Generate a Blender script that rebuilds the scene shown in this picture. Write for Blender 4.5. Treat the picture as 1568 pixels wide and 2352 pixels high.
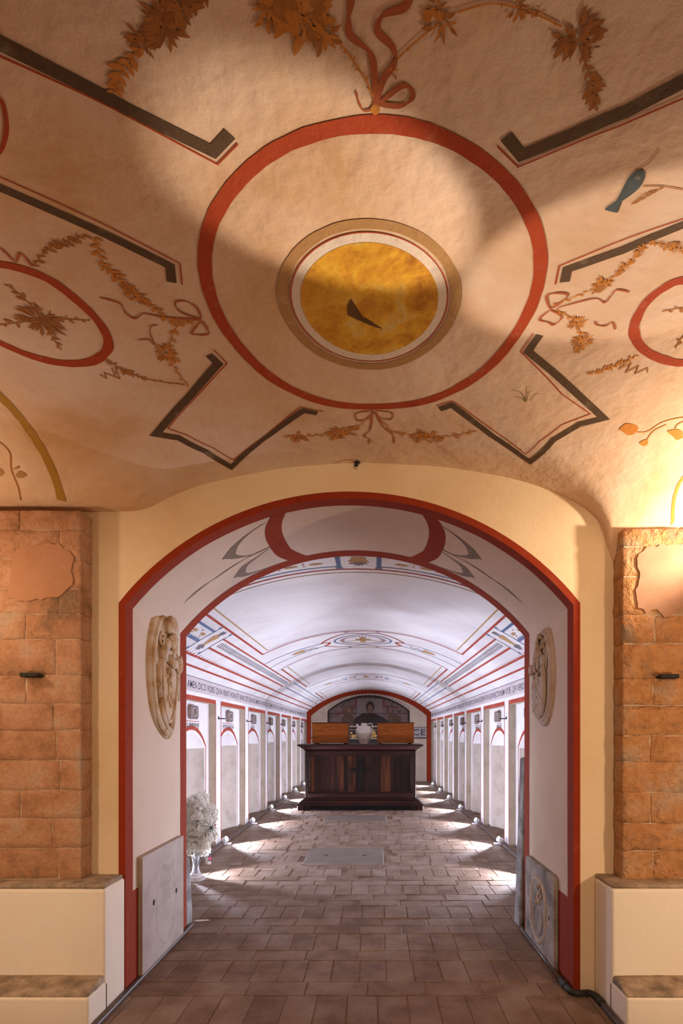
import bpy, bmesh, math, random
from mathutils import Vector, Matrix, noise
S = bpy.context.scene
for o in list(bpy.data.objects): bpy.data.objects.remove(o, do_unlink=True)
COL = S.collection
PI = math.pi

# ------------------------------------------------------------------ camera, world, lights, exposure
cd = bpy.data.cameras.new('camera'); cam = bpy.data.objects.new('camera', cd); COL.objects.link(cam)
cam.location = (0, 0, 1.2); cam.rotation_euler = (PI/2, 0, 0)
cd.sensor_fit = 'VERTICAL'; cd.sensor_height = 36.0; cd.lens = 1300/2352*36
cd.shift_x = -74/2352; cd.shift_y = 509/2352; cd.clip_start = .05
S.camera = cam
W = bpy.data.worlds.new('world'); S.world = W; W.use_nodes = True
W.node_tree.nodes['Background'].inputs[0].default_value = (.9, .8, .7, 1)
W.node_tree.nodes['Background'].inputs[1].default_value = .01
vs = S.view_settings
vs.view_transform = 'Standard'; vs.look = 'None'; vs.gamma = 1; vs.use_curve_mapping = False
vs.exposure = 0.62

WARM = (1.0, .60, .29)
def lamp(name, kind, loc, power, color, radius=.05, aim=None, angle=90, blend=.3, parent=None):
    l = bpy.data.lights.new(name, kind); l.energy = power; l.color = color; l.shadow_soft_size = radius
    o = bpy.data.objects.new(name, l); COL.objects.link(o); o.location = loc
    if kind == 'SPOT':
        l.spot_size = math.radians(angle); l.spot_blend = blend
    if aim is not None:
        d = Vector(aim)-Vector(loc); o.rotation_euler = d.to_track_quat('-Z', 'Y').to_euler()
    return o
# warm lamps of the front room: uplights in the two side bays and lamps behind the viewer
WARM2 = (1, .72, .47)
lamp('uplight_right', 'SPOT', (1.62, 2.24, 1.96), 30, (1, .80, .58), .025, aim=(1.1, 2.2, 2.34), angle=160, blend=.5)
lamp('uplight_left', 'POINT', (-1.85, 2.1, 1.85), 5, WARM2, .03)
lamp('ceiling_beam_right', 'SPOT', (1.5, 2.36, 1.15), 150, (1, .83, .66), .012, aim=(-.06, 1.37, 2.46), angle=14, blend=.5)
lamp('ceiling_beam_left', 'SPOT', (-1.6, 2.25, 1.15), 175, (1, .83, .66), .012, aim=(.74, 1.52, 2.45), angle=14, blend=.35)
lamp('side_lamp_right', 'SPOT', (1.8, .95, 1.0), 34, WARM2, .06, aim=(1.40, 2.55, .95), angle=84, blend=.5)
lamp('side_lamp_left', 'SPOT', (-1.8, .95, 1.0), 20, WARM2, .06, aim=(-1.45, 2.55, .95), angle=84, blend=.5)
lamp('rear_lamp', 'SPOT', (.5, -1.3, 2.0), 92, WARM2, .12, aim=(.2, 2.6, .75), angle=66, blend=.6)

# ------------------------------------------------------------------ helpers
def mesh(name, v, f, mat, smooth=False):
    m = bpy.data.meshes.new(name); m.from_pydata([tuple(p) for p in v], [], f); m.update()
    if mat: m.materials.append(mat)
    if smooth:
        for p in m.polygons: p.use_smooth = True
    return m
def link(name, data, parent=None, loc=None):
    o = bpy.data.objects.new(name, data); COL.objects.link(o)
    if parent: o.parent = parent
    if loc is not None: o.location = loc
    return o
def tag(o, label=None, cat=None, group=None, kind=None):
    if label: o['label'] = label
    if cat: o['category'] = cat
    if group: o['group'] = group
    if kind: o['kind'] = kind
    return o
def empty(name, loc): return link(name, None, None, loc)
class MB:
    def __init__(s): s.v = []; s.f = []
    def add(s, v, f):
        n = len(s.v); s.v += [tuple(p) for p in v]; s.f += [tuple(i+n for i in q) for q in f]; return s
    def box(s, x0, x1, y0, y1, z0, z1):
        return s.add([(x0,y0,z0),(x1,y0,z0),(x1,y1,z0),(x0,y1,z0),(x0,y0,z1),(x1,y0,z1),(x1,y1,z1),(x0,y1,z1)],
                     [(0,3,2,1),(4,5,6,7),(0,1,5,4),(1,2,6,5),(2,3,7,6),(3,0,4,7)])
    def lathe(s, prof, c=(0,0,0), n=24, axis='z'):
        v = []; f = []
        for r, h in prof:
            for k in range(n):
                a = 2*PI*k/n; p = (r*math.cos(a), r*math.sin(a), h)
                if axis == 'x': p = (h, p[0], p[1])
                if axis == 'y': p = (p[0], h, p[1])
                v.append((p[0]+c[0], p[1]+c[1], p[2]+c[2]))
        for i in range(len(prof)-1):
            for k in range(n):
                f.append((i*n+k, i*n+(k+1) % n, (i+1)*n+(k+1) % n, (i+1)*n+k))
        f.append(tuple(range(n))[::-1]); f.append(tuple((len(prof)-1)*n+k for k in range(n)))
        return s.add(v, f)
    def tube(s, path, r, n=8, taper=None):
        v = []; f = []; P = [Vector(p) for p in path]
        for i, p in enumerate(P):
            t = (P[min(i+1, len(P)-1)]-P[max(i-1, 0)]).normalized()
            a = t.orthogonal().normalized() if i == 0 else (a-t*a.dot(t)).normalized()
            b = t.cross(a); rr = r if taper is None else r+(taper-r)*i/(len(P)-1)
            for k in range(n):
                q = p+(a*math.cos(2*PI*k/n)+b*math.sin(2*PI*k/n))*rr; v.append(tuple(q))
        for i in range(len(P)-1):
            for k in range(n): f.append((i*n+k, i*n+(k+1) % n, (i+1)*n+(k+1) % n, (i+1)*n+k))
        f.append(tuple(range(n))[::-1]); f.append(tuple((len(P)-1)*n+k for k in range(n)))
        return s.add(v, f)
    def prism(s, outline, h0, h1, fn):   # outline (a,b) closed, fn(a,b,h)->xyz
        n = len(outline)
        v = [fn(a, b, h0) for a, b in outline]+[fn(a, b, h1) for a, b in outline]
        f = [tuple(range(n))[::-1], tuple(range(n, 2*n))]+[(i, (i+1) % n, n+(i+1) % n, n+i) for i in range(n)]
        return s.add(v, f)
    def blob(s, c, r, n=10, m=6):
        v = []; f = []
        for i in range(m+1):
            th = PI*i/m
            for k in range(n):
                a = 2*PI*k/n
                v.append((c[0]+r[0]*math.sin(th)*math.cos(a), c[1]+r[1]*math.sin(th)*math.sin(a), c[2]+r[2]*math.cos(th)))
        for i in range(m):
            for k in range(n): f.append((i*n+k, (i+1)*n+k, (i+1)*n+(k+1) % n, i*n+(k+1) % n))
        return s.add(v, f)
    def mesh(s, name, mat, bevel=0, seg=1, smooth=False, rough=0, sub=0, rscale=8):
        m = mesh(name, s.v, s.f, mat)
        bm = bmesh.new(); bm.from_mesh(m)
        bmesh.ops.remove_doubles(bm, verts=bm.verts, dist=1e-6)
        if bevel: bmesh.ops.bevel(bm, geom=bm.edges[:], offset=bevel, segments=seg, profile=.5, affect='EDGES', clamp_overlap=True)
        if sub: bmesh.ops.subdivide_edges(bm, edges=bm.edges[:], cuts=sub, use_grid_fill=True)
        bmesh.ops.recalc_face_normals(bm, faces=bm.faces)
        if rough:
            bm.normal_update()
            for q in bm.verts:
                nn = noise.noise(q.co*rscale)+.5*noise.noise(q.co*rscale*2.7)
                q.co += q.normal*rough*nn
        bm.to_mesh(m); bm.free()
        for p in m.polygons: p.use_smooth = smooth
        return m
    def build(s, name, mat, parent=None, **k): return link(name, s.mesh(name, mat, **k), parent)

# ------------------------------------------------------------------ materials
def ramp(nt, stops):
    r = nt.nodes.new('ShaderNodeValToRGB'); e = r.color_ramp.elements
    while len(e) < len(stops): e.new(.5)
    for q, (p, c) in zip(e, stops): q.position = p; q.color = (*c, 1)
    return r
def material(name, stops, scale=3., detail=6, rough=.85, bump=.3, bscale=40., coord='pos', fine=.15, stretch=None,
             spec=.3, lo=.32, hi=.68, bdist=.01, vary=0., metal=0., distort=0., bump2=0., b2scale=6.):
    m = bpy.data.materials.new(name); m.use_nodes = True; nt = m.node_tree; N = nt.nodes; L = nt.links
    b = N['Principled BSDF']; b.inputs['Roughness'].default_value = rough; b.inputs['Specular IOR Level'].default_value = spec
    b.inputs['Metallic'].default_value = metal
    if coord == 'pos': src = N.new('ShaderNodeNewGeometry').outputs['Position']
    else: src = N.new('ShaderNodeTexCoord').outputs['Object']
    if stretch:
        mp = N.new('ShaderNodeMapping'); mp.inputs['Scale'].default_value = stretch; L.new(src, mp.inputs[0]); src = mp.outputs[0]
    def nz(sc, d, dist=0.):
        n = N.new('ShaderNodeTexNoise'); n.inputs['Scale'].default_value = sc; n.inputs['Detail'].default_value = d
        n.inputs['Roughness'].default_value = .6; n.inputs['Distortion'].default_value = dist
        L.new(src, n.inputs['Vector']); return n.outputs['Fac']
    a = nz(scale, detail, distort)
    mr = N.new('ShaderNodeMapRange'); mr.inputs['From Min'].default_value = lo; mr.inputs['From Max'].default_value = hi; L.new(a, mr.inputs['Value'])
    fac = mr.outputs[0]
    if vary:
        oi = N.new('ShaderNodeObjectInfo'); ma = N.new('ShaderNodeMath'); ma.operation = 'MULTIPLY_ADD'
        L.new(oi.outputs['Random'], ma.inputs[0]); ma.inputs[1].default_value = vary; ma.inputs[2].default_value = -vary/2
        ad = N.new('ShaderNodeMath'); ad.use_clamp = True; L.new(fac, ad.inputs[0]); L.new(ma.outputs[0], ad.inputs[1]); fac = ad.outputs[0]
    k = len(stops); r = ramp(nt, [(i/(k-1), c) for i, c in enumerate(stops)]); L.new(fac, r.inputs[0])
    col = r.outputs[0]
    bn = nz(bscale, 5)
    if fine:
        mx = N.new('ShaderNodeMix'); mx.data_type = 'RGBA'; mx.blend_type = 'OVERLAY'; mx.inputs['Factor'].default_value = fine
        L.new(col, mx.inputs['A']); L.new(bn, mx.inputs['B']); col = mx.outputs['Result']
    L.new(col, b.inputs['Base Color'])
    if bump:
        bp = N.new('ShaderNodeBump'); bp.inputs['Strength'].default_value = bump; bp.inputs['Distance'].default_value = bdist
        L.new(bn, bp.inputs['Height'])
        if bump2:
            b2 = N.new('ShaderNodeBump'); b2.inputs['Strength'].default_value = bump2; b2.inputs['Distance'].default_value = .03
            L.new(nz(b2scale, 3), b2.inputs['Height']); L.new(b2.outputs[0], bp.inputs['Normal'])
        L.new(bp.outputs[0], b.inputs['Normal'])
    return m
def paint(name, c, bg, wear=.35, scale=14., bump=.3, bscale=45., dark=.75):
    c2 = tuple(x*dark for x in c); mid = tuple(a*(1-wear)+b*wear for a, b in zip(c, bg))
    return material(name, [c2, c, c, mid], scale=scale, bump=bump, bscale=bscale, fine=.1, lo=.25, hi=.75)
C_CEIL = (.70, .545, .40)
M = {}
M['ceil'] = material('ceiling_plaster', [(.62, .38, .20), (.70, .475, .31), (.74, .545, .40), (.76, .59, .46)], scale=1.6, bump=.32, bscale=22, bdist=.012, fine=.1, bump2=.4, b2scale=6, distort=.4)
M['front'] = material('ochre_plaster', [(.73, .54, .33), (.80, .63, .42), (.82, .665, .47)], scale=1.5, bump=.15, bscale=40, fine=.08)
M['reveal'] = material('rose_white_plaster', [(.62, .49, .40), (.68, .545, .455), (.70, .57, .48)], scale=1.8, bump=.15, bscale=40, fine=.06)
M['white'] = material('tunnel_white_plaster', [(.66, .63, .65), (.73, .70, .72), (.80, .785, .80), (.81, .80, .81)], scale=1.1, bump=.2, bscale=30, fine=.06, distort=.6)
M['band'] = material('lilac_band_plaster', [(.52, .46, .48), (.60, .54, .56)], scale=3, bump=.15, fine=.06)
M['niche'] = material('raw_grey_plaster', [(.38, .32, .275), (.48, .41, .36), (.52, .45, .40)], scale=5, bump=.4, bscale=60, fine=.2)
M['return'] = material('raw_beige_plaster', [(.42, .34, .25), (.54, .46, .36), (.58, .50, .40)], scale=4, bump=.4, bscale=60, fine=.2)
M['end'] = material('end_wall_plaster', [(.44, .35, .27), (.54, .45, .36), (.58, .49, .40)], scale=2, bump=.2, fine=.1)
M['floorbase'] = material('floor_mortar', [(.19, .12, .08), (.27, .18, .125)], scale=8, bump=.4, bscale=50)
M['brick'] = material('floor_brick', [(.15, .085, .050), (.20, .122, .080), (.245, .162, .115), (.28, .205, .16)], scale=5, bump=.5, bscale=60, fine=.25, vary=.4, rough=.7, spec=.35)
M['slabfloor'] = material('floor_slab_stone', [(.155, .118, .095), (.20, .155, .13)], scale=6, bump=.3, bscale=60, fine=.2, rough=.7)
M['block'] = material('pier_stone', [(.25, .145, .085), (.40, .20, .105), (.47, .245, .14), (.50, .29, .18), (.44, .31, .22)], scale=7, detail=10, bump=.7, bscale=60, fine=.35, vary=.2, bdist=.012, distort=.3)
M['block2'] = material('pier_stone_rough', [(.30, .19, .12), (.46, .22, .09), (.52, .26, .11), (.52, .31, .18), (.46, .33, .23)], scale=6, detail=10, bump=1.0, bscale=38, fine=.4, vary=.2, bdist=.02, distort=.3, bump2=.6, b2scale=14)
M['lime'] = material('lime_mortar', [(.42, .29, .19), (.58, .47, .36)], scale=9, bump=.5, bscale=60)
M['patch'] = material('pier_plaster_patch', [(.38, .175, .09), (.43, .21, .115), (.46, .235, .14)], scale=4, bump=.1, bscale=50, fine=.08)
M['patch2'] = material('pier_plaster_patch_pale', [(.36, .19, .115), (.42, .235, .15), (.45, .265, .175)], scale=4, bump=.1, bscale=50, fine=.08)
M['plinth'] = material('plinth_plaster', [(.82, .72, .60), (.87, .78, .67), (.88, .80, .70)], scale=2, bump=.2, bscale=50, fine=.06)
M['ledge'] = material('dusty_ledge', [(.20, .15, .11), (.37, .28, .20), (.52, .41, .31)], scale=14, bump=.8, bscale=70, fine=.3)
M['marble'] = material('grey_marble_slab', [(.34, .27, .225), (.43, .35, .30), (.47, .39, .34)], scale=4, bump=.15, bscale=80, fine=.15, rough=.6)
M['stone'] = material('weathered_stone', [(.16, .14, .13), (.34, .30, .28), (.46, .41, .38)], scale=7, bump=.6, bscale=70, fine=.3)
M['relief'] = material('carved_stone', [(.28, .14, .055), (.48, .30, .16), (.58, .43, .30), (.61, .49, .39)], scale=9, bump=.4, bscale=90, fine=.2)
M['relief2'] = material('carved_grey_stone', [(.40, .27, .16), (.54, .43, .36), (.58, .49, .44)], scale=8, bump=.4, bscale=90, fine=.2)
M['wood'] = material('dark_walnut', [(.008, .002, .002), (.018, .005, .003), (.032, .009, .005)], scale=3, coord='obj', stretch=(9, 9, .7), bump=.15, bscale=8, fine=.1, rough=.5, spec=.25, vary=.3, lo=.3, hi=.75)
M['board'] = material('walnut_boards', [(.009, .0025, .002), (.020, .005, .003), (.028, .007, .004), (.10, .028, .008)], scale=2.4, coord='obj', stretch=(8, 8, .6), bump=.12, bscale=8, fine=.1, rough=.5, spec=.25, vary=1.0, lo=.3, hi=.8)
M['woodh'] = material('dark_walnut_moulding', [(.014, .004, .003), (.030, .008, .005), (.048, .013, .008)], scale=3, coord='obj', stretch=(.7, 9, 9), bump=.12, bscale=8, fine=.1, rough=.5, spec=.25)
M['oak'] = material('orange_pine', [(.15, .036, .003), (.27, .068, .006), (.33, .092, .010)], scale=2.2, coord='obj', stretch=(1.0, 6, 9), bump=.08, bscale=8, fine=.12, rough=.55, spec=.2, distort=2.2)
M['darkend'] = material('dark_box_edge', [(.05, .018, .008), (.10, .035, .013)], scale=6, coord='obj', bump=.1)  # darker brown for the box ends, bottom, lid and feet
M['iron'] = material('black_iron', [(.012, .010, .010), (.03, .026, .024)], scale=20, coord='obj', bump=.3, bscale=60, rough=.6)
M['ebony'] = material('black_cross_wood', [(.008, .006, .006), (.02, .014, .012)], scale=20, coord='obj', bump=.2, bscale=60, rough=.7, spec=.1)
M['ceramic'] = material('white_glaze', [(.56, .48, .43), (.66, .58, .53)], scale=12, coord='obj', bump=.1, bscale=30, rough=.35, spec=.5)
M['ceramic2'] = material('buff_clay', [(.34, .26, .20), (.44, .35, .28)], scale=16, coord='obj', stretch=(1, 1, 5), bump=.15, bscale=30, rough=.6)
M['conduit'] = material('brown_conduit', [(.06, .034, .025), (.10, .06, .046)], scale=6, bump=.1, rough=.45, spec=.5)
M['coupling'] = material('dark_coupling', [(.02, .022, .022), (.05, .05, .045)], scale=12, bump=.2, rough=.5)
M['lampbody'] = material('white_lamp_body', [(.62, .62, .66), (.72, .72, .76)], scale=10, coord='obj', bump=0, rough=.4)
M['paper'] = material('white_paper', [(.70, .66, .62), (.78, .74, .70)], scale=10, bump=.05)
M['petal'] = material('white_petal', [(.80, .76, .68), (.87, .84, .78), (.90, .88, .85)], scale=30, coord='obj', bump=.1, fine=.05, rough=.6)
nt = M['petal'].node_tree; pb = nt.nodes['Principled BSDF']; tl = nt.nodes.new('ShaderNodeBsdfTranslucent'); tl.inputs[0].default_value = (.85, .82, .76, 1)
mxs = nt.nodes.new('ShaderNodeMixShader'); mxs.inputs[0].default_value = .5
nt.links.new(pb.outputs[0], mxs.inputs[1]); nt.links.new(tl.outputs[0], mxs.inputs[2]); nt.links.new(mxs.outputs[0], nt.nodes['Material Output'].inputs[0])
M['stemgreen'] = material('sprig_green', [(.045, .075, .025), (.09, .12, .05)], scale=20, coord='obj', bump=.1, rough=.6)
M['stembrown'] = material('flower_stem_brown', [(.05, .02, .012), (.09, .04, .02)], scale=20, coord='obj', bump=.1)
M['gold'] = material('gold_lid', [(.45, .28, .06), (.55, .36, .09)], scale=20, coord='obj', bump=.05, rough=.3, metal=.8)
M['candle'] = material('candle_white', [(.70, .64, .60), (.76, .70, .66)], scale=10, coord='obj', bump=0, rough=.4)
M['lab_dark'] = material('label_dark', [(.05, .045, .06), (.10, .08, .10)], scale=60, coord='obj', bump=0)
M['lab_pink'] = material('label_pink', [(.60, .06, .14), (.68, .10, .18)], scale=40, coord='obj', bump=0)
M['plaque'] = material('number_plaque_stone', [(.25, .19, .17), (.36, .28, .26)], scale=12, bump=.2, fine=.1)
M['dirtwhite'] = material('chipped_white_stone', [(.12, .11, .11), (.24, .22, .22), (.38, .36, .36)], scale=10, bump=.6, bscale=50, fine=.3)
def emis(name, c, s):
    m = bpy.data.materials.new(name); m.use_nodes = True; b = m.node_tree.nodes['Principled BSDF']
    b.inputs['Base Color'].default_value = (*c, 1); b.inputs['Emission Color'].default_value = (*c, 1); b.inputs['Emission Strength'].default_value = s
    return m
M['lens'] = emis('lit_lens', (.88, .93, 1), 40)
g = bpy.data.materials.new('vase_glass'); g.use_nodes = True; b = g.node_tree.nodes['Principled BSDF']
b.inputs['Transmission Weight'].default_value = .75; b.inputs['Roughness'].default_value = .12; b.inputs['IOR'].default_value = 1.45
b.inputs['Base Color'].default_value = (.93, .95, 1, 1); M['glass'] = g
BG = (.70, .55, .40); WB = (.80, .79, .80)
M['p_red'] = paint('paint_red', (.40, .055, .012), BG, .18, dark=.7)
M['p_door'] = paint('paint_door_red', (.27, .028, .004), BG, .03, dark=.7, bump=.1)
M['p_brown'] = paint('paint_umber', (.105, .060, .030), BG, .25, dark=.7)
M['p_ochre'] = paint('paint_ochre', (.42, .23, .085), BG, .3)
M['p_yellow'] = material('paint_yellow_field', [(.40, .16, .012), (.60, .28, .018), (.70, .38, .03), (.66, .45, .14)], scale=9, bump=.4, bscale=26, fine=.2, distort=.8, bump2=.5)
M['p_yband'] = paint('paint_yellow_band', (.40, .21, .03), BG, .3)
M['p_orange'] = paint('paint_orange', (.58, .225, .04), BG, .4, scale=20)
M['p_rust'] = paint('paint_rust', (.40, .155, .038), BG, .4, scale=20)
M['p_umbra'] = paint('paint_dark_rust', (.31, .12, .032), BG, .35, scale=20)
M['p_pink'] = paint('paint_pink_red', (.42, .11, .04), BG, .35, scale=20)
M['p_light'] = paint('paint_pale_ring', (.74, .62, .50), BG, .2)
M['p_blue'] = paint('paint_fish_blue', (.075, .095, .10), BG, .4, scale=20)
M['p_olive'] = paint('paint_olive', (.22, .18, .04), BG, .2)
M['p_lac'] = paint('paint_bare_patch', (.16, .075, .02), BG, .05)
M['t_red'] = paint('tunnel_red', (.37, .055, .03), WB, .28, dark=.85)
M['t_ochre'] = paint('tunnel_ochre', (.46, .27, .12), WB, .2)
M['t_blue'] = paint('tunnel_blue', (.12, .17, .30), WB, .25)
M['t_grey'] = paint('tunnel_grey', (.18, .16, .19), WB, .3)
M['t_ink'] = paint('tunnel_ink', (.055, .045, .060), WB, .2)
M['t_thin'] = paint('tunnel_faint_red', (.42, .22, .24), WB, .3)
M['g_leaf'] = paint('reveal_grey', (.22, .17, .135), (.72, .60, .52), .4, scale=40)
M['engrave'] = paint('engraved_line', (.30, .25, .22), (.5, .45, .42), .4)
M['hole'] = paint('hole_dark', (.035, .025, .02), (.05, .04, .03), .2)
BARS=[
(0.027,[(-0.674,0.954),(-0.646,0.979),(-0.585,1.031),(-0.480,1.119),(-0.344,1.214),(-0.299,1.179)]),
(0.027,[(0.609,1.012),(0.570,1.044),(0.497,1.111),(0.400,1.175),(0.319,1.222),(0.277,1.183)]),
(0.027,[(-0.876,1.240),(-0.843,1.277),(-0.709,1.400),(-0.553,1.537),(-0.570,1.597)]),
(0.027,[(0.808,1.343),(0.761,1.393),(0.653,1.483),(0.530,1.552),(0.538,1.597)]),
(0.027,[(-0.552,1.897),(-0.533,1.937),(-0.689,2.092),(-0.867,2.254),(-0.785,2.279),(-0.707,2.370),(-0.636,2.530),(-0.469,2.362),(-0.272,2.193),(-0.221,2.214)]),
(0.027,[(0.531,1.815),(0.514,1.883),(0.688,2.023),(0.885,2.178),(0.803,2.211),(0.726,2.290),(0.675,2.446),(0.484,2.315),(0.298,2.155),(0.255,2.182)])]
FINE=[
(0.004,[(-0.686,0.972),(-0.658,0.997),(-0.517,1.106),(-0.343,1.244),(-0.288,1.201)]),
(0.004,[(0.625,1.039),(0.585,1.071),(0.494,1.142),(0.319,1.250),(0.264,1.206)]),
(0.004,[(-0.855,1.211),(-0.822,1.246),(-0.741,1.322),(-0.619,1.441),(-0.524,1.530),(-0.544,1.607)]),
(0.004,[(0.800,1.330),(0.750,1.373),(0.629,1.454),(0.504,1.540),(0.515,1.607)]),
(0.004,[(-0.531,1.875),(-0.502,1.938),(-0.654,2.083),(-0.811,2.230),(-0.748,2.270),(-0.669,2.362),(-0.614,2.478),(-0.444,2.326),(-0.281,2.171),(-0.197,2.202)]),
(0.004,[(0.509,1.808),(0.490,1.884),(0.688,2.070),(0.826,2.159),(0.736,2.215),(0.677,2.302),(0.645,2.397),(0.476,2.274),(0.298,2.132),(0.240,2.163)])]
OVALS=[
(0.03,[(-1.008,1.527),(-0.951,1.548),(-0.902,1.589),(-0.868,1.664),(-0.849,1.743),(-0.853,1.815),(-0.880,1.867),(-0.940,1.910),(-1.011,1.924),(-1.087,1.916),(-1.158,1.886),(-1.213,1.838),(-1.267,1.794),(-1.281,1.720),(-1.242,1.643),(-1.151,1.562),(-1.065,1.525)]),
(0.03,[(0.866,1.586),(0.826,1.622),(0.805,1.682),(0.811,1.761),(0.843,1.820),(0.897,1.870),(0.970,1.905),(1.048,1.919),(1.134,1.885),(1.128,1.784),(1.074,1.678),(0.972,1.596)]),
(0.008,[(-0.703,1.064),(-0.709,1.087),(-0.732,1.128),(-0.775,1.175),(-0.813,1.190),(-0.815,1.155),(-0.759,1.075),(-0.718,1.051)])]
YBAND=[
(0.036,[(-1.394,2.530),(-1.377,2.469),(-1.361,2.366),(-1.356,2.260),(-1.356,2.155),(-1.366,2.070),(-1.384,1.981),(-1.425,1.894)])]
RIB=[
(0.006,[(-0.799,1.649),(-0.776,1.659),(-0.751,1.675),(-0.749,1.714),(-0.731,1.734),(-0.695,1.717),(-0.638,1.734),(-0.534,1.744)]),
(0.006,[(-0.530,1.740),(-0.530,1.697),(-0.556,1.670),(-0.588,1.676),(-0.584,1.713),(-0.531,1.742)]),
(0.006,[(-0.533,1.749),(-0.578,1.797),(-0.560,1.808),(-0.528,1.805),(-0.525,1.776),(-0.533,1.749)]),
(0.004,[(-0.761,1.822),(-0.725,1.819),(-0.713,1.842),(-0.710,1.799),(-0.698,1.769),(-0.672,1.762)]),
(0.007,[(0.529,1.702),(0.505,1.654),(0.526,1.640),(0.563,1.644),(0.556,1.673),(0.530,1.704)]),
(0.006,[(0.531,1.709),(0.511,1.748),(0.542,1.760),(0.563,1.769),(0.576,1.735),(0.534,1.709)]),
(0.005,[(0.551,1.698),(0.618,1.668),(0.654,1.660),(0.683,1.675),(0.690,1.650),(0.698,1.626),(0.738,1.635)]),
(0.005,[(0.683,1.750),(0.695,1.764),(0.723,1.767),(0.738,1.753),(0.759,1.781)]),
(0.006,[(-0.005,2.222),(-0.014,2.333),(-0.040,2.382),(-0.015,2.409),(-0.024,2.444)]),
(0.006,[(0.007,2.222),(0.039,2.316),(0.080,2.372),(0.088,2.440)]),
(0.006,[(0.000,2.211),(-0.068,2.224),(-0.063,2.274),(-0.023,2.256),(0.000,2.216)]),
(0.006,[(0.007,2.211),(0.072,2.223),(0.068,2.266),(0.024,2.256),(0.007,2.216)]),
(0.011,[(0.004,1.136),(0.000,1.064),(-0.010,1.038),(-0.041,1.016),(-0.044,0.992),(-0.039,0.968),(-0.042,0.951)]),
(0.011,[(0.005,1.132),(0.018,1.086),(0.039,1.057),(0.035,1.033),(0.008,1.010),(0.015,0.987),(0.052,0.975),(0.064,0.955)]),
(0.009,[(0.006,1.132),(0.051,1.099),(0.071,1.101),(0.076,1.119),(0.052,1.133),(0.010,1.129)]),
(0.004,[(0.002,1.136),(-0.020,1.141),(-0.031,1.120),(-0.034,1.105)]),
(0.006,[(-0.967,1.465),(-0.964,1.486),(-0.960,1.517),(-0.930,1.487),(-0.924,1.502),(-0.927,1.533)])]
GARLANDS=[
([(-1.022,1.741),(-1.021,1.663),(-1.040,1.604)],0.0256,9,1),
([(-1.022,1.741),(-0.947,1.738),(-0.875,1.742)],0.0214,9,1),
([(-1.022,1.741),(-1.029,1.813),(-1.032,1.863)],0.0195,9,1),
([(-1.022,1.741),(-1.103,1.752),(-1.190,1.762)],0.0270,9,1),
([(-0.924,1.535),(-0.849,1.476),(-0.790,1.452),(-0.724,1.431)],0.0246,26,1),
([(-0.708,1.439),(-0.729,1.521),(-0.715,1.576),(-0.693,1.644),(-0.668,1.676)],0.0291,30,0),
([(-0.668,1.676),(-0.649,1.711),(-0.617,1.752),(-0.532,1.746)],0.0243,16,0),
([(-0.564,1.754),(-0.628,1.783),(-0.681,1.884),(-0.683,1.961),(-0.666,2.034)],0.0261,18,0),
([(-0.905,1.910),(-0.873,1.947),(-0.846,1.971),(-0.804,1.998)],0.0243,22,1),
([(-0.804,1.998),(-0.741,2.015),(-0.675,2.025)],0.0124,6,1),
([(0.535,1.687),(0.607,1.638),(0.662,1.587),(0.680,1.539),(0.698,1.502),(0.701,1.460)],0.0189,30,0),
([(0.708,1.457),(0.755,1.462),(0.806,1.476),(0.853,1.495)],0.0204,22,0),
([(0.548,1.707),(0.624,1.755),(0.677,1.845),(0.676,1.883)],0.0213,16,0),
([(0.744,1.974),(0.786,1.958),(0.834,1.930),(0.882,1.889)],0.0208,26,0),
([(0.869,1.707),(0.922,1.689),(0.972,1.680)],0.0208,8,1),
([(0.990,1.859),(0.985,1.804),(0.999,1.749)],0.0222,8,1),
([(-0.379,2.349),(-0.315,2.366),(-0.242,2.369),(-0.123,2.353),(-0.059,2.310),(0.000,2.227)],0.0217,26,0),
([(0.007,2.227),(0.066,2.331),(0.113,2.360),(0.223,2.376),(0.337,2.341),(0.418,2.294)],0.0219,28,0),
([(0.004,1.134),(0.034,1.064),(0.087,1.015),(0.116,0.996)],0.0062,3,0),
([(0.144,0.978),(0.195,0.965),(0.239,0.967),(0.295,0.980),(0.329,0.991)],0.0074,4,0),
([(0.376,1.024),(0.400,1.053),(0.423,1.084),(0.432,1.115)],0.0250,16,1),
([(0.002,1.132),(-0.011,1.093),(-0.046,1.043),(-0.065,1.024)],0.0112,9,0),
([(-0.284,0.952),(-0.327,0.969),(-0.370,0.987),(-0.411,1.012)],0.0304,26,1),
([(-0.417,1.018),(-0.448,1.035),(-0.478,1.060),(-0.496,1.082)],0.0261,16,0)]
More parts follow.
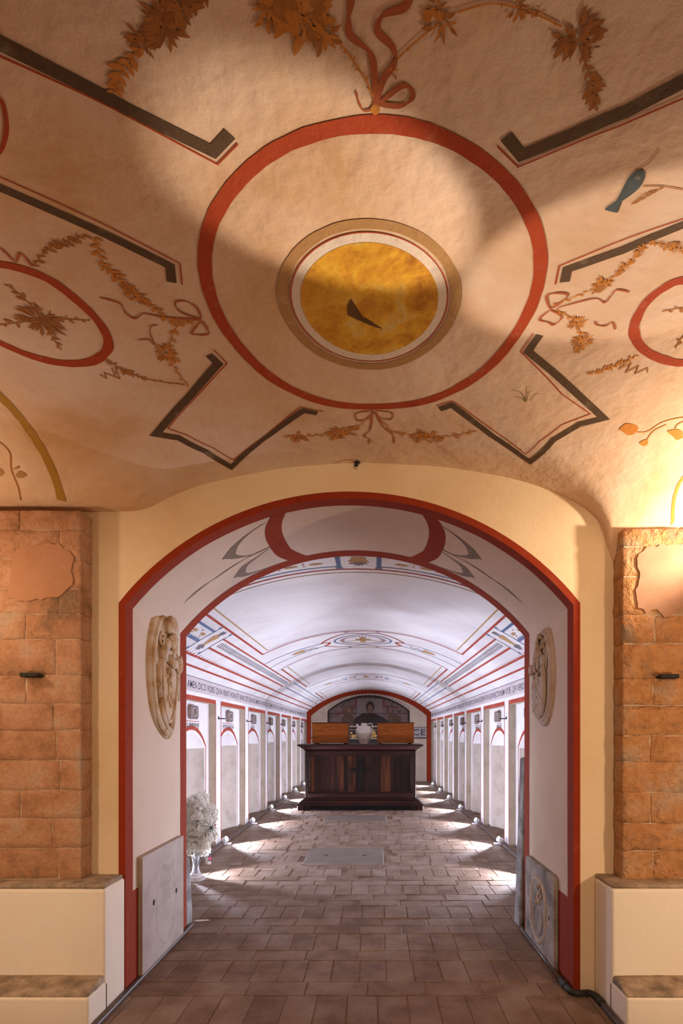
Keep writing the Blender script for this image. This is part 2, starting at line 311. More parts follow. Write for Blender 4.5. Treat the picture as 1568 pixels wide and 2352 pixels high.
BURSTS=[(-1.022,1.741,0.0696,60,1),
(-0.698,1.625,0.0325,26,0),
(-0.687,1.654,0.0280,22,0),
(-0.688,1.880,0.0434,30,0),
(0.646,1.609,0.0322,26,0),
(0.692,1.482,0.0228,18,0),
(0.679,1.544,0.0166,12,0),
(0.777,1.470,0.0204,14,0),
(0.628,1.758,0.0298,20,0),
(0.675,1.836,0.0367,26,0),
(1.015,1.731,0.0599,40,1),
(-0.315,2.366,0.0437,22,0),
(-0.151,2.361,0.0472,24,0),
(-0.104,2.341,0.0432,22,0),
(0.196,2.376,0.0475,24,0),
(0.250,2.372,0.0438,22,0),
(0.337,2.341,0.0234,12,0),
(0.390,2.306,0.0213,8,0),
(0.036,1.069,0.0181,7,0),
(0.120,0.992,0.0336,14,0),
(0.110,0.972,0.0224,10,0),
(0.248,0.970,0.0269,12,0),
(0.281,0.970,0.0149,8,0),
(0.361,1.004,0.0425,22,1),
(0.379,1.010,0.0272,12,1),
(-0.127,0.984,0.0530,40,0),
(-0.178,0.974,0.0360,22,0),
(-0.088,1.013,0.0312,22,0),
(-0.145,0.955,0.0587,30,0),
(-0.368,0.990,0.0396,24,1),
(-0.330,0.957,0.0442,22,1),
(-0.410,1.009,0.0279,16,1)]
TWIGS=[
(0.006,[(-1.577,2.530),(-1.554,2.476),(-1.537,2.402),(-1.500,2.338),(-1.500,2.299),(-1.526,2.260)]),
(0.004,[(0.970,2.225),(1.070,2.236),(1.116,2.192),(1.183,2.167),(1.266,2.161)]),
(0.004,[(1.095,2.281),(1.102,2.232),(1.138,2.201)]),
(0.004,[(1.186,2.235),(1.180,2.201),(1.203,2.181)]),
(0.014,[(1.365,2.328),(1.327,2.430),(1.324,2.481),(1.337,2.529),(1.352,2.562)]),
(0.0025,[(0.607,1.279),(0.649,1.275),(0.700,1.281)]),
(0.002,[(0.610,1.329),(0.618,1.303),(0.644,1.285)]),
(0.002,[(0.572,1.240),(0.591,1.216),(0.596,1.180)])]
FLOWERS=[
(0,[(0.965,2.225),(0.984,2.198),(1.034,2.213),(1.031,2.245),(1.007,2.250),(0.988,2.238)]),
(0,[(1.072,2.284),(1.092,2.268),(1.108,2.287),(1.096,2.299)]),
(0,[(1.157,2.231),(1.200,2.223),(1.236,2.251),(1.217,2.271),(1.192,2.255)]),
(0,[(-1.504,2.406),(-1.484,2.423),(-1.514,2.437),(-1.535,2.428)]),
(0,[(-1.583,2.398),(-1.578,2.419),(-1.606,2.433),(-1.617,2.416)]),
(0,[(-1.530,2.402),(-1.496,2.384),(-1.498,2.395)])]
FISH=[
(0,[(0.567,1.303),(0.566,1.264),(0.574,1.240),(0.590,1.236),(0.601,1.257),(0.601,1.287),(0.588,1.313),(0.579,1.327),(0.574,1.348),(0.585,1.358),(0.568,1.356),(0.550,1.349),(0.564,1.343)])]
LACUNA=[
(0,[(-0.067,1.671),(-0.055,1.698),(-0.048,1.730),(-0.030,1.747),(-0.008,1.760),(0.011,1.778),(0.030,1.791),(0.003,1.784),(-0.027,1.769),(-0.058,1.751),(-0.080,1.737),(-0.080,1.698)])]
PLANT=[
(0.003,[(0.566,2.109),(0.546,2.076),(0.527,2.062),(0.502,2.060)]),
(0.003,[(0.566,2.109),(0.558,2.065),(0.548,2.034)]),
(0.003,[(0.568,2.109),(0.567,2.069),(0.580,2.056)]),
(0.003,[(0.583,2.103),(0.590,2.074),(0.608,2.069)]),
(0.003,[(0.566,2.109),(0.542,2.091),(0.521,2.090)])]
# ------------------------------------------------------------------ front room vault (a cross vault with soft groins)
def ell(u, a, z0, b):
    t = 1-(u/a)**2
    return z0+b*math.sqrt(t) if t > 0 else z0-3*(abs(u)-a)
def zroom(x, y):
    A = ell(x+.024, 1.09, 2.10, .35)
    if x < -.024: A = (A+2.225+math.sqrt((A-2.225)**2+.0016))/2-.0004/max(.15, abs(A-2.225)+.02)
    B = ell(y-1.69, .88, 2.10, .37)
    w = .0022*math.sin(7*x+2*y)*math.sin(5*y-1)+.0012*math.sin(17*x-11*y)+.0008*math.sin(23*y+9*x)
    return (A+B+math.sqrt((A-B)**2+.0025))/2+w
def room(u, v, off=.0015):
    e = .004; z = zroom(u, v)
    n = Vector((-(zroom(u+e, v)-zroom(u-e, v))/(2*e), -(zroom(u, v+e)-zroom(u, v-e))/(2*e), 1)).normalized()
    return (u-n.x*off, v-n.y*off, z-n.z*off)
def build_vault():
    xs = [-2.3+.0125*i for i in range(369)]; ys = [-1.8+.05*i for i in range(48)]+[.6+.0125*i for i in range(163)]
    idx = {}; v = []; f = []
    Z = [[zroom(x, y) for x in xs] for y in ys]
    def vid(i, j):
        if (i, j) not in idx: idx[i, j] = len(v); v.append((xs[i], ys[j], Z[j][i]))
        return idx[i, j]
    for j in range(len(ys)-1):
        for i in range(len(xs)-1):
            if max(Z[j][i], Z[j][i+1], Z[j+1][i], Z[j+1][i+1]) > 1.98:
                f.append((vid(i, j), vid(i, j+1), vid(i+1, j+1), vid(i+1, j)))
    return v, f
v, f = build_vault()
ceiling = link('ceiling', mesh('ceiling', v, f, M['ceil'], True)); tag(ceiling, kind='structure')

# ---- painting on curved surfaces: thin paint films that follow the surface
def catmull(P, closed=False, n=8):
    if len(P) < 3 and not closed: return resample(P)
    out = []; m = len(P)
    for i in range(m if closed else m-1):
        if closed: p = [P[(i+k-1) % m] for k in range(4)]
        else: p = [P[max(0, i-1)], P[i], P[i+1], P[min(m-1, i+2)]]
        for k in range(n):
            t = k/n
            out.append(tuple(.5*(2*p[1][c]+(p[2][c]-p[0][c])*t+(2*p[0][c]-5*p[1][c]+4*p[2][c]-p[3][c])*t*t+(3*p[1][c]-p[0][c]-3*p[2][c]+p[3][c])*t**3) for c in (0, 1)))
    if not closed: out.append(tuple(P[-1]))
    return out
def resample(P, step=.03):
    out = []
    for a, b in zip(P, P[1:]):
        n = max(1, int(math.dist(a, b)/step)); out += [(a[0]+(b[0]-a[0])*k/n, a[1]+(b[1]-a[1])*k/n) for k in range(n)]
    return out+[tuple(P[-1])]
def ribbon(mb, P, w, fn, off=.0015, closed=False, taper=None, dense=False, wob=0):
    n = len(P); L = []; R = []
    for i, p in enumerate(P):
        a = P[i-1] if (i or closed) else p; c = P[(i+1) % n] if (i < n-1 or closed) else p
        d1 = Vector((p[0]-a[0], p[1]-a[1])); d2 = Vector((c[0]-p[0], c[1]-p[1]))
        d1 = d1.normalized() if d1.length > 1e-9 else d2.normalized(); d2 = d2.normalized() if d2.length > 1e-9 else d1
        nr = Vector((-(d1.y+d2.y), d1.x+d2.x)); nr = nr.normalized() if nr.length > 1e-6 else Vector((-d1.y, d1.x))
        k = max(.35, nr.dot(Vector((-d1.y, d1.x))))
        ww = w*(taper(i/(n-1)) if taper else 1)/2/k
        ww *= 1+wob*noise.noise(Vector((p[0]*25, p[1]*25, 3.3)))
        L.append((p[0]+nr.x*ww, p[1]+nr.y*ww)); R.append((p[0]-nr.x*ww, p[1]-nr.y*ww))
    if dense:
        L2 = []; R2 = []
        for i in range(n-1):
            m = max(1, int(math.dist(P[i], P[i+1])/.03))
            for k in range(m):
                t = k/m
                L2.append(tuple(L[i][c]*(1-t)+L[i+1][c]*t for c in (0, 1))); R2.append(tuple(R[i][c]*(1-t)+R[i+1][c]*t for c in (0, 1)))
        L = L2+[L[-1]]; R = R2+[R[-1]]; n = len(L)
    vs_ = [fn(*p, off) for p in L]+[fn(*p, off) for p in R]
    fs = [(i, (i+1) % n, n+(i+1) % n, n+i) for i in range(n if closed else n-1)]
    mb.add(vs_, fs)
def poly(mb, P, fn, off=.0018):
    c = (sum(p[0] for p in P)/len(P), sum(p[1] for p in P)/len(P))
    mb.add([fn(*c, off)]+[fn(*p, off) for p in P], [(0, 1+i, 1+(i+1) % len(P)) for i in range(len(P))])
def disc(mb, c, rx, ry, fn, off, rings=8, n=64):
    v = [fn(c[0], c[1], off)]; f = []
    for r in range(1, rings+1):
        for k in range(n): v.append(fn(c[0]+rx*r/rings*math.cos(2*PI*k/n), c[1]+ry*r/rings*math.sin(2*PI*k/n), off))
    for k in range(n): f.append((0, 1+k, 1+(k+1) % n))
    for r in range(rings-1):
        for k in range(n): f.append((1+r*n+k, 1+(r+1)*n+k, 1+(r+1)*n+(k+1) % n, 1+r*n+(k+1) % n))
    mb.add(v, f)
def ringp(c, rx, ry, n=96, ph=0): return [(c[0]+rx*math.cos(2*PI*k/n+ph), c[1]+ry*math.sin(2*PI*k/n+ph)) for k in range(n)]
def leaf(mb, x, y, a, l, w, fn, off):
    ca, sa = math.cos(a), math.sin(a)
    P = [(0, 0), (.2, .42), (.5, .5), (.8, .26), (1, 0), (.8, -.26), (.5, -.5), (.2, -.42)]
    poly(mb, [(x+ca*u*l-sa*q*w, y+sa*u*l+ca*q*w) for u, q in P], fn, off)
def flush(mb, name, mat, parent):
    return link(name, mesh(name, mb.v, mb.f, mat, True), parent)
CC = (-.003, 1.677)
def ring(name, rx, ry, w, mat, off=.0015, c=CC):
    mb = MB(); ribbon(mb, ringp(c, rx, ry, 128), w, room, off, closed=True, wob=.12); flush(mb, name, mat, ceiling)
ring('painted_circle', .474, .509, .036, M['p_red'])
CI = (-.013, 1.69)
mb = MB(); disc(mb, CI, .235, .25, room, .0010); flush(mb, 'painted_pale_disc', M['p_light'], ceiling)
ring('painted_ochre_ring', .256, .275, .030, M['p_ochre'], .0016, CI)
ring('painted_fine_ring', .232, .248, .004, M['p_red'], .0018, CI)
mb = MB(); disc(mb, CI, .204, .216, room, .0016); flush(mb, 'painted_yellow_disc', M['p_yellow'], ceiling)
mb = MB(); poly(mb, LACUNA[0][1], room, .0024); flush(mb, 'bare_plaster_patch', M['p_lac'], ceiling)
BARS += [(.027, [(-.674, .954), (-.75, .885), (-.79, .98), (-.87, 1.06), (-.99, 1.13), (-.876, 1.24)]), (.027, [(.609, 1.012), (.70, .93), (.74, 1.02), (.82, 1.10), (.95, 1.20), (.808, 1.343)])]
for w, P in BARS:
    mb = MB(); ribbon(mb, P, w, room, .0016, dense=True, wob=.15); flush(mb, 'painted_angle_bar', M['p_brown'], ceiling)
for w, P in FINE:
    mb = MB(); ribbon(mb, P, w, room, .0016, dense=True); flush(mb, 'painted_fine_line', M['p_red'], ceiling)
for w, P in OVALS:
    mb = MB(); ribbon(mb, catmull(P, True), w, room, .0016, closed=True, wob=.2); flush(mb, 'painted_oval', M['p_red'], ceiling)
for w, P in YBAND:
    mb = MB(); ribbon(mb, catmull(P), w, room, .0016, wob=.2); flush(mb, 'painted_yellow_band', M['p_yband'], ceiling)
for w, P in RIB:
    mb = MB(); ribbon(mb, catmull(P), w*1.25, room, .0020, taper=lambda t: .45+.55*abs(math.sin(t*9))); flush(mb, 'painted_ribbon', M['p_pink'], ceiling)
mb = MB(); disc(mb, (.003, 1.139), .010, .010, room, .0022, 2, 14); flush(mb, 'painted_knot', M['p_orange'], ceiling)
rnd = random.Random(7)
for P, ll, n, c in GARLANDS:
    mb = MB(); Q = catmull(P); ribbon(mb, Q, .0035, room, .0018)
    for k in range(n):
        t = (k+.5)/n; i = min(len(Q)-2, int(t*(len(Q)-1))); p = Q[i]
        a = math.atan2(Q[i+1][1]-p[1], Q[i+1][0]-p[0])+(1 if k % 2 else -1)*rnd.uniform(.5, 1.2)
        l = ll*rnd.uniform(.7, 1.25)*(1-.45*abs(2*t-1)); leaf(mb, p[0], p[1], a, l, l*rnd.uniform(.35, .55), room, .0020+.0001*(k % 5))
    flush(mb, 'painted_garland', M['p_rust'] if c else M['p_orange'], ceiling)
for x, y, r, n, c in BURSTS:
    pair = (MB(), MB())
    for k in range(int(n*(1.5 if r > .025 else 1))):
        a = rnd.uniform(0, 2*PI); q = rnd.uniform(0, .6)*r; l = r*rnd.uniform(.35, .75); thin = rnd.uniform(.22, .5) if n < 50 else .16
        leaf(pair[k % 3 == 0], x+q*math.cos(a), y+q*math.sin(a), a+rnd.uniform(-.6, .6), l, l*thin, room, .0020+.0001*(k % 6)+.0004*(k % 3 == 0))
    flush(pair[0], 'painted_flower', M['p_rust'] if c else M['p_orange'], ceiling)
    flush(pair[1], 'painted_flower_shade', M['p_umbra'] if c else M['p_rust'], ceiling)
for i, (w, P) in enumerate(TWIGS):
    mb = MB(); ribbon(mb, catmull(P), w, room, .0018); flush(mb, 'painted_twig', M['p_rust'] if i in (0, 5, 6, 7) else M['p_orange'], ceiling)
mb = MB()
for k in range(9):
    t = k/8; x = TWIGS[6][1][0][0]*(1-t)+TWIGS[6][1][-1][0]*t; y = TWIGS[6][1][0][1]*(1-t)+TWIGS[6][1][-1][1]*t
    leaf(mb, x, y, (2.4 if k % 2 else -.6), .014, .006, room, .002)
flush(mb, 'painted_twig', M['p_rust'], ceiling)
for i, (w, P) in enumerate(FLOWERS):
    mb = MB(); poly(mb, catmull(P, True, 4), room, .002); flush(mb, 'painted_blossom', M['p_orange'] if i < 3 else M['p_ochre'], ceiling)
mb = MB(); poly(mb, catmull(FISH[0][1], True, 3), room, .002); flush(mb, 'painted_fish', M['p_blue'], ceiling)
for w, P in PLANT:
    mb = MB(); ribbon(mb, catmull(P), w, room, .0018, taper=lambda t: 1-.7*t); flush(mb, 'painted_plant', M['p_olive'], ceiling)
# zigzag scribbles beside the ovals
for P in ([(-.90, 1.945), (-.905, 1.98), (-.89, 1.955), (-.895, 1.995), (-.935, 1.965), (-.94, 1.99), (-.955, 1.972)],
          [(.86, 1.91), (.845, 1.95), (.875, 1.925), (.875, 1.965), (.905, 1.935), (.91, 1.97), (.94, 1.945), (.95, 1.965)]):
    mb = MB(); ribbon(mb, resample(P, .02), .004, room, .0018); flush(mb, 'painted_scribble', M['p_rust'], ceiling)

# ------------------------------------------------------------------ front wall with the arched opening
OX0, OX1, OZS, OZA, YF, YB = -1.15, .925, 1.795, 2.29, 2.62, 3.47
OC = (OX0+OX1)/2; OH = (OX1-OX0)/2; OR = (OH*OH+(OZA-OZS)**2)/(2*(OZA-OZS)); OZC = OZA-OR
OT = OR*math.asin(OH/OR)
def zopen(x):
    return OZC+math.sqrt(max(0, OR*OR-(x-OC)**2)) if OX0 < x < OX1 else 0
def outline(n=48, ext=0.0, z0=0.0):     # opening outline from left foot to right foot, ext = outward offset
    P = [(OX0-ext, z0), (OX0-ext, OZS*.33), (OX0-ext, OZS*.66)]
    for k in range(n+1):
        a = -math.asin(OH/OR)+2*math.asin(OH/OR)*k/n
        P.append((OC+(OR+ext)*math.sin(a), OZC+(OR+ext)*math.cos(a)))
    if ext: P[3] = (OX0-ext, OZS+ext*.3); P[-1] = (OX1+ext, OZS+ext*.3)
    return P+[(OX1+ext, OZS*.66), (OX1+ext, OZS*.33), (OX1+ext, z0)]
def wall_with_arch(mb, y, xa, xb, ztop, flip):
    O = outline(); v = []; f = []
    def rect(x0, x1, z0a, z0b, z1):
        n = len(v); v.extend([(x0, y, z0a), (x1, y, z0b), (x1, y, z1), (x0, y, z1)]); f.append((n, n+1, n+2, n+3) if not flip else (n+3, n+2, n+1, n))
    rect(xa, OX0, 0, 0, ztop); rect(OX1, xb, 0, 0, ztop)
    A = O[3:-3]
    for p, q in zip(A, A[1:]): rect(p[0], q[0], p[1], q[1], ztop)
    mb.add(v, f)
mb = MB(); wall_with_arch(mb, YF, -2.3, 2.3, 2.7, False)
wall_front = mb.build('wall_front', M['front']); tag(wall_front, kind='structure')
mb = MB(); O = outline(); n = len(O)
mb.add([(x, YF, z) for x, z in O]+[(x, YB, z) for x, z in O], [(i, n+i, n+i+1, i+1) for i in range(n-1)])
reveal = flush(mb, 'arch_reveal', M['reveal'], wall_front)
for p in reveal.data.polygons: p.use_smooth = abs(p.normal.z) > .1
mb = MB(); wall_with_arch(mb, YB, -2.6, 2.6, 2.7, True); flush(mb, 'tunnel_side_face', M['white'], wall_front)
# red border: on the front face, on the near edge and the far edge of the reveal
def orev(t, y, off):                    # t along the outline (0 at the crown), y depth
    if abs(t) <= OT:
        a = t/OR; return (OC+(OR-off)*math.sin(a), y, OZC+(OR-off)*math.cos(a))
    z = OZS-(abs(t)-OT)
    return (OX0+off if t < 0 else OX1-off, y, z)
TT = OT+OZS
mb = MB(); A = outline(ext=-.0014); B = outline(ext=.030); n = len(A)
for P in (A, B): pass
mb.add([(x, YF-.0015, z) for x, z in A]+[(x, YF-.0015, z) for x, z in B], [(i, i+1, n+i+1, n+i) for i in range(n-1)])
flush(mb, 'red_border_front', M['p_door'], wall_front)
def strip(name, y0, y1, t0=-TT, t1=TT, mat='p_door', off=.0015):
    mb = MB(); m = 160; T = sorted(set([t0+(t1-t0)*k/m for k in range(m+1)]+[t for t in (-OT, OT) if t0 < t < t1])); m = len(T)-1
    mb.add([orev(t, y0+.004*noise.noise(Vector((t*6, y0, 0)))*(y0 > YF+.01), off) for t in T]+[orev(t, y1+.004*noise.noise(Vector((t*6, y1, 0)))*(y1 < YB-.01), off) for t in T],
           [(i, i+1, m+2+i, m+1+i) for i in range(m)]); flush(mb, name, M[mat], wall_front)
strip('red_border_near', YF-.0015, 2.70); strip('red_border_far', 3.365, YB)
strip('red_border_foot', 2.70, 2.76, -TT, -TT+.45); strip('red_border_foot', 2.70, 2.83, TT-.42, TT)
CART_IN = [(-.33, 2.70), (-.365, 2.80), (-.385, 2.93), (-.385, 3.10), (-.37, 3.22), (-.31, 3.37)]
CART_OUT = [(-.405, 2.70), (-.45, 2.80), (-.475, 2.93), (-.478, 3.10), (-.465, 3.24), (-.42, 3.37)]
for s in (-1, 1):
    mb = MB(); a = [(s*-x, y) for x, y in catmull(CART_IN)]; b_ = [(s*-x, y) for x, y in catmull(CART_OUT)]; n = len(a)
    a = [(x+.02, y) for x, y in a]; b_ = [(x+.02, y) for x, y in b_]
    mb.add([orev(*p, .0016) for p in a]+[orev(*p, .0016) for p in b_], [(i, i+1, n+i+1, n+i) for i in range(n-1)])
    flush(mb, 'red_cartouche_side', M['p_door'], wall_front)
    def RV(u, v, off, s=s): return orev(s*-u, v, off)
    mb = MB(); ribbon(mb, resample([(-1.04, 3.10), (-.90, 3.10), (-.79, 3.11), (-.617, 3.087), (-.48, 3.068), (-.43, 3.06)], .015), .024, RV, .0016, taper=lambda t: (.2+abs(math.sin(t*9))*.8)*(1-t*.6)*min(1, t*6+.1))
    flush(mb, 'painted_leaf_stem', M['g_leaf'], wall_front)
    mb = MB()
    for P, w in (([(-.675, 2.965), (-.635, 2.90), (-.597, 2.86), (-.54, 2.815), (-.481, 2.778), (-.42, 2.747)], .075), ([(-.675, 2.925), (-.645, 3.0), (-.607, 3.045), (-.55, 3.08), (-.47, 3.07)], .065),
                 ([(-.695, 3.275), (-.65, 3.195), (-.60, 3.16), (-.543, 3.133), (-.47, 3.085)], .075), ([(-.695, 3.235), (-.66, 3.31), (-.608, 3.34), (-.53, 3.36), (-.445, 3.362)], .06)):
        ribbon(mb, catmull(P), w, RV, .0017, taper=lambda t: (1-t)**2.2+.06)
    flush(mb, 'painted_grey_leaf', M['g_leaf'], wall_front)

# the rest of the front room (outside the frame)
for nm, bx in (('wall_left', (-2.4, -2.3, .8, 2.62, 0, 2.6)), ('wall_right', (2.3, 2.4, .8, 2.62, 0, 2.6)), ('wall_rear', (-1.2, 1.2, -1.9, -1.8, 0, 2.6))):
    o = MB().box(*bx).build(nm, M['front']); tag(o, kind='structure')
o = MB().box(-2.4, -1.12, -1.9, .8, 0, 2.6).build('wall_rear_left', M['front']); tag(o, kind='structure')
o = MB().box(1.07, 2.4, -1.9, .8, 0, 2.6).build('wall_rear_right', M['front']); tag(o, kind='structure')

# ------------------------------------------------------------------ tunnel: vault, walls, end wall
XC, HS, ZS, ZC, YE = -.122, 1.558, 1.74, 2.30, 14.2
TR = (HS*HS+(ZC-ZS)**2)/(2*(ZC-ZS)); TZ = ZC-TR; SM = TR*math.asin(HS/TR)
XL, XR = XC-HS, XC+HS
def tun(s, y, off=.0015):
    a = s/TR; return (XC+(TR-off)*math.sin(a), y, TZ+(TR-off)*math.cos(a))
mb = MB(); m = 64; yy = [YB+(YE-YB)*k/8 for k in range(9)]
mb.add([tun(-SM+2*SM*i/m, y, 0) for y in yy for i in range(m+1)], [(j*(m+1)+i, (j+1)*(m+1)+i, (j+1)*(m+1)+i+1, j*(m+1)+i+1) for j in range(8) for i in range(m)])
vault = flush(mb, 'ceiling_tunnel', M['white'], None); tag(vault, kind='structure')
def tr(P, w, mat, name='painted_line', off=.002, smooth=False, taper=None, closed=False):
    mb = MB(); ribbon(mb, (catmull(P, closed) if smooth else resample(P, .12)), w, tun, off, taper=taper, closed=closed); return flush(mb, name, M[mat], vault)
for s in (-1, 1):
    al = lambda S_, a, b, w, c: tr([(s*S_, a), (s*S_, b)], w, c)
    al(1.595, YB, YE, .022, 't_red'); al(1.49, YB, YE, .022, 't_red')
    al(1.355, 4.83, 8.78, .022, 't_red'); al(1.21, 4.82, 8.76, .018, 't_red')
    al(1.11, 3.78, 6.10, .021, 't_red'); al(1.035, 3.86, 6.02, .013, 't_ochre')
    al(1.125, 7.42, 10.22, .022, 't_red'); al(1.045, 7.45, 10.1, .013, 't_ochre')
    al(1.125, 11.7, 13.9, .022, 't_red'); al(1.045, 11.8, 13.9, .013, 't_ochre')
    al(1.195, YB, 4.52, .024, 't_blue'); al(1.343, YB, 4.52, .028, 't_blue')
    al(1.20, 9.05, 13.2, .016, 't_blue'); al(1.35, 9.05, 13.2, .018, 't_blue'); al(1.275, 9.05, 13.2, .006, 't_ochre')
    al(1.20, 13.45, YE, .016, 't_red'); al(1.35, 13.45, YE, .016, 't_red')
    for y in (4.52, 4.83):
        tr([(s*1.464, y), (s*1.12, y)], .011, 't_blue'); tr([(s*1.455, y-.02), (s*1.43, y-.02)], .03, 't_blue', 'painted_tab'); tr([(s*1.15, y-.02), (s*1.125, y-.02)], .03, 't_blue', 'painted_tab')
    for y in (8.76, 9.03, 13.2, 13.45): tr([(s*1.484, y), (s*1.15, y)], .010, 't_grey')
    for y in (8.88, 13.33): tr([(s*1.44, y), (s*1.2, y)], .03, 't_ochre', taper=lambda t: .3+.7*t)
    # horn of plenty between the blue bars
    mb = MB(); ribbon(mb, resample([(s*1.37, 4.68), (s*1.30, 4.675), (s*1.23, 4.67), (s*1.205, 4.67)], .01), .13, tun, .002, taper=lambda t: (.2+.85*t) if t < .85 else 1.05-3.5*(t-.85)); flush(mb, 'painted_horn', M['t_ochre'], vault)
    mb = MB()
    for k, da in enumerate((-.5, -.15, .2, .55)): leaf(mb, s*1.215, 4.67, (PI if s > 0 else 0)+da, .085, .03, tun, .0022)
    for k, da in enumerate((-1.2, -.6, 0, .6, 1.2)): leaf(mb, s*1.36, 4.68, (0 if s > 0 else PI)+da, .075, .036, tun, .0022)
    flush(mb, 'painted_horn_leaves', M['t_grey'], vault)
    mb = MB()
    for k in range(4): disc(mb, (s*1.268, 3.85+.19*k), .017, .05, tun, .002, 2, 12)
    flush(mb, 'painted_dashes', M['t_ochre'], vault)
    mb = MB()
    for k in range(8): disc(mb, (s*(1.268+(.03 if k % 2 else -.03)), 3.76+.095*k), .006, .015, tun, .002, 1, 8)
    flush(mb, 'painted_specks', M['t_red'], vault)
    mb = MB()
    for k in range(14): poly(mb, [(s*1.332, 3.72+.055*k), (s*1.312, 3.755+.055*k), (s*1.332, 3.765+.055*k)], tun, .002)
    flush(mb, 'painted_teeth', M['t_blue'], vault)
    mb = MB()
    for k in range(52):
        y = 4.58+.078*k; poly(mb, [(s*1.481, y-.012), (s*1.452, y+.02), (s*1.481, y+.012)], tun, .002)
    flush(mb, 'painted_teeth', M['t_red'], vault)
    mb = MB()
    for k in range(64):
        y = 4.92+.06*k
        for q in (-1, 1): leaf(mb, s*1.278, y, (PI/2+q*.85), .050, .020, tun, .002)
    flush(mb, 'painted_leaf_chain', M['t_ink'], vault)
def arc(y0, y1, s0, s1, w, mat, off=.002):
    Q = []
    for k in range(33):
        s = s0+(s1-s0)*k/32; Q.append((s, y0+(y1-y0)*(s/1.11)**2))
    mb = MB(); ribbon(mb, Q, w, tun, off); flush(mb, 'painted_cross_line', M[mat], vault)
arc(3.78, 3.78, -1.11, 1.11, .020, 't_red'); arc(3.855, 3.855, -1.04, 1.04, .012, 't_ochre')
for s0, s1 in ((-1.19, -.118), (.168, 1.19)):
    arc(3.715, 3.715, s0, s1, .014, 't_blue')
for s in (-.105, .156): tr([(s, YB), (s, 3.76)], .030, 't_blue'); tr([(s-.025, 3.745), (s+.025, 3.745)], .025, 't_blue', 'painted_tab')
mb = MB()
for k in range(6):
    for s in (-.25-.16*k, .30+.16*k): disc(mb, (s, 3.63), .045, .018, tun, .002, 2, 12)
flush(mb, 'painted_dashes', M['t_ochre'], vault)
mb = MB()
for k in range(6):
    for s in (-.33-.16*k, .38+.16*k): disc(mb, (s, 3.65), .008, .008, tun, .002, 1, 8); disc(mb, (s, 3.605), .008, .008, tun, .002, 1, 8)
flush(mb, 'painted_specks', M['t_red'], vault)
mb = MB(); poly(mb, [(-.02, 3.52), (.07, 3.52), (.075, 3.58), (.095, 3.62), (.025, 3.64), (-.045, 3.62), (-.025, 3.58)], tun, .002); flush(mb, 'painted_bell', M['t_ochre'], vault)
mb = MB()
for a in (.5, 1.2, PI/2, 1.95, 2.65): leaf(mb, .025, 3.63, a, .075, .03, tun, .0022)
flush(mb, 'painted_bell_leaves', M['t_grey'], vault)
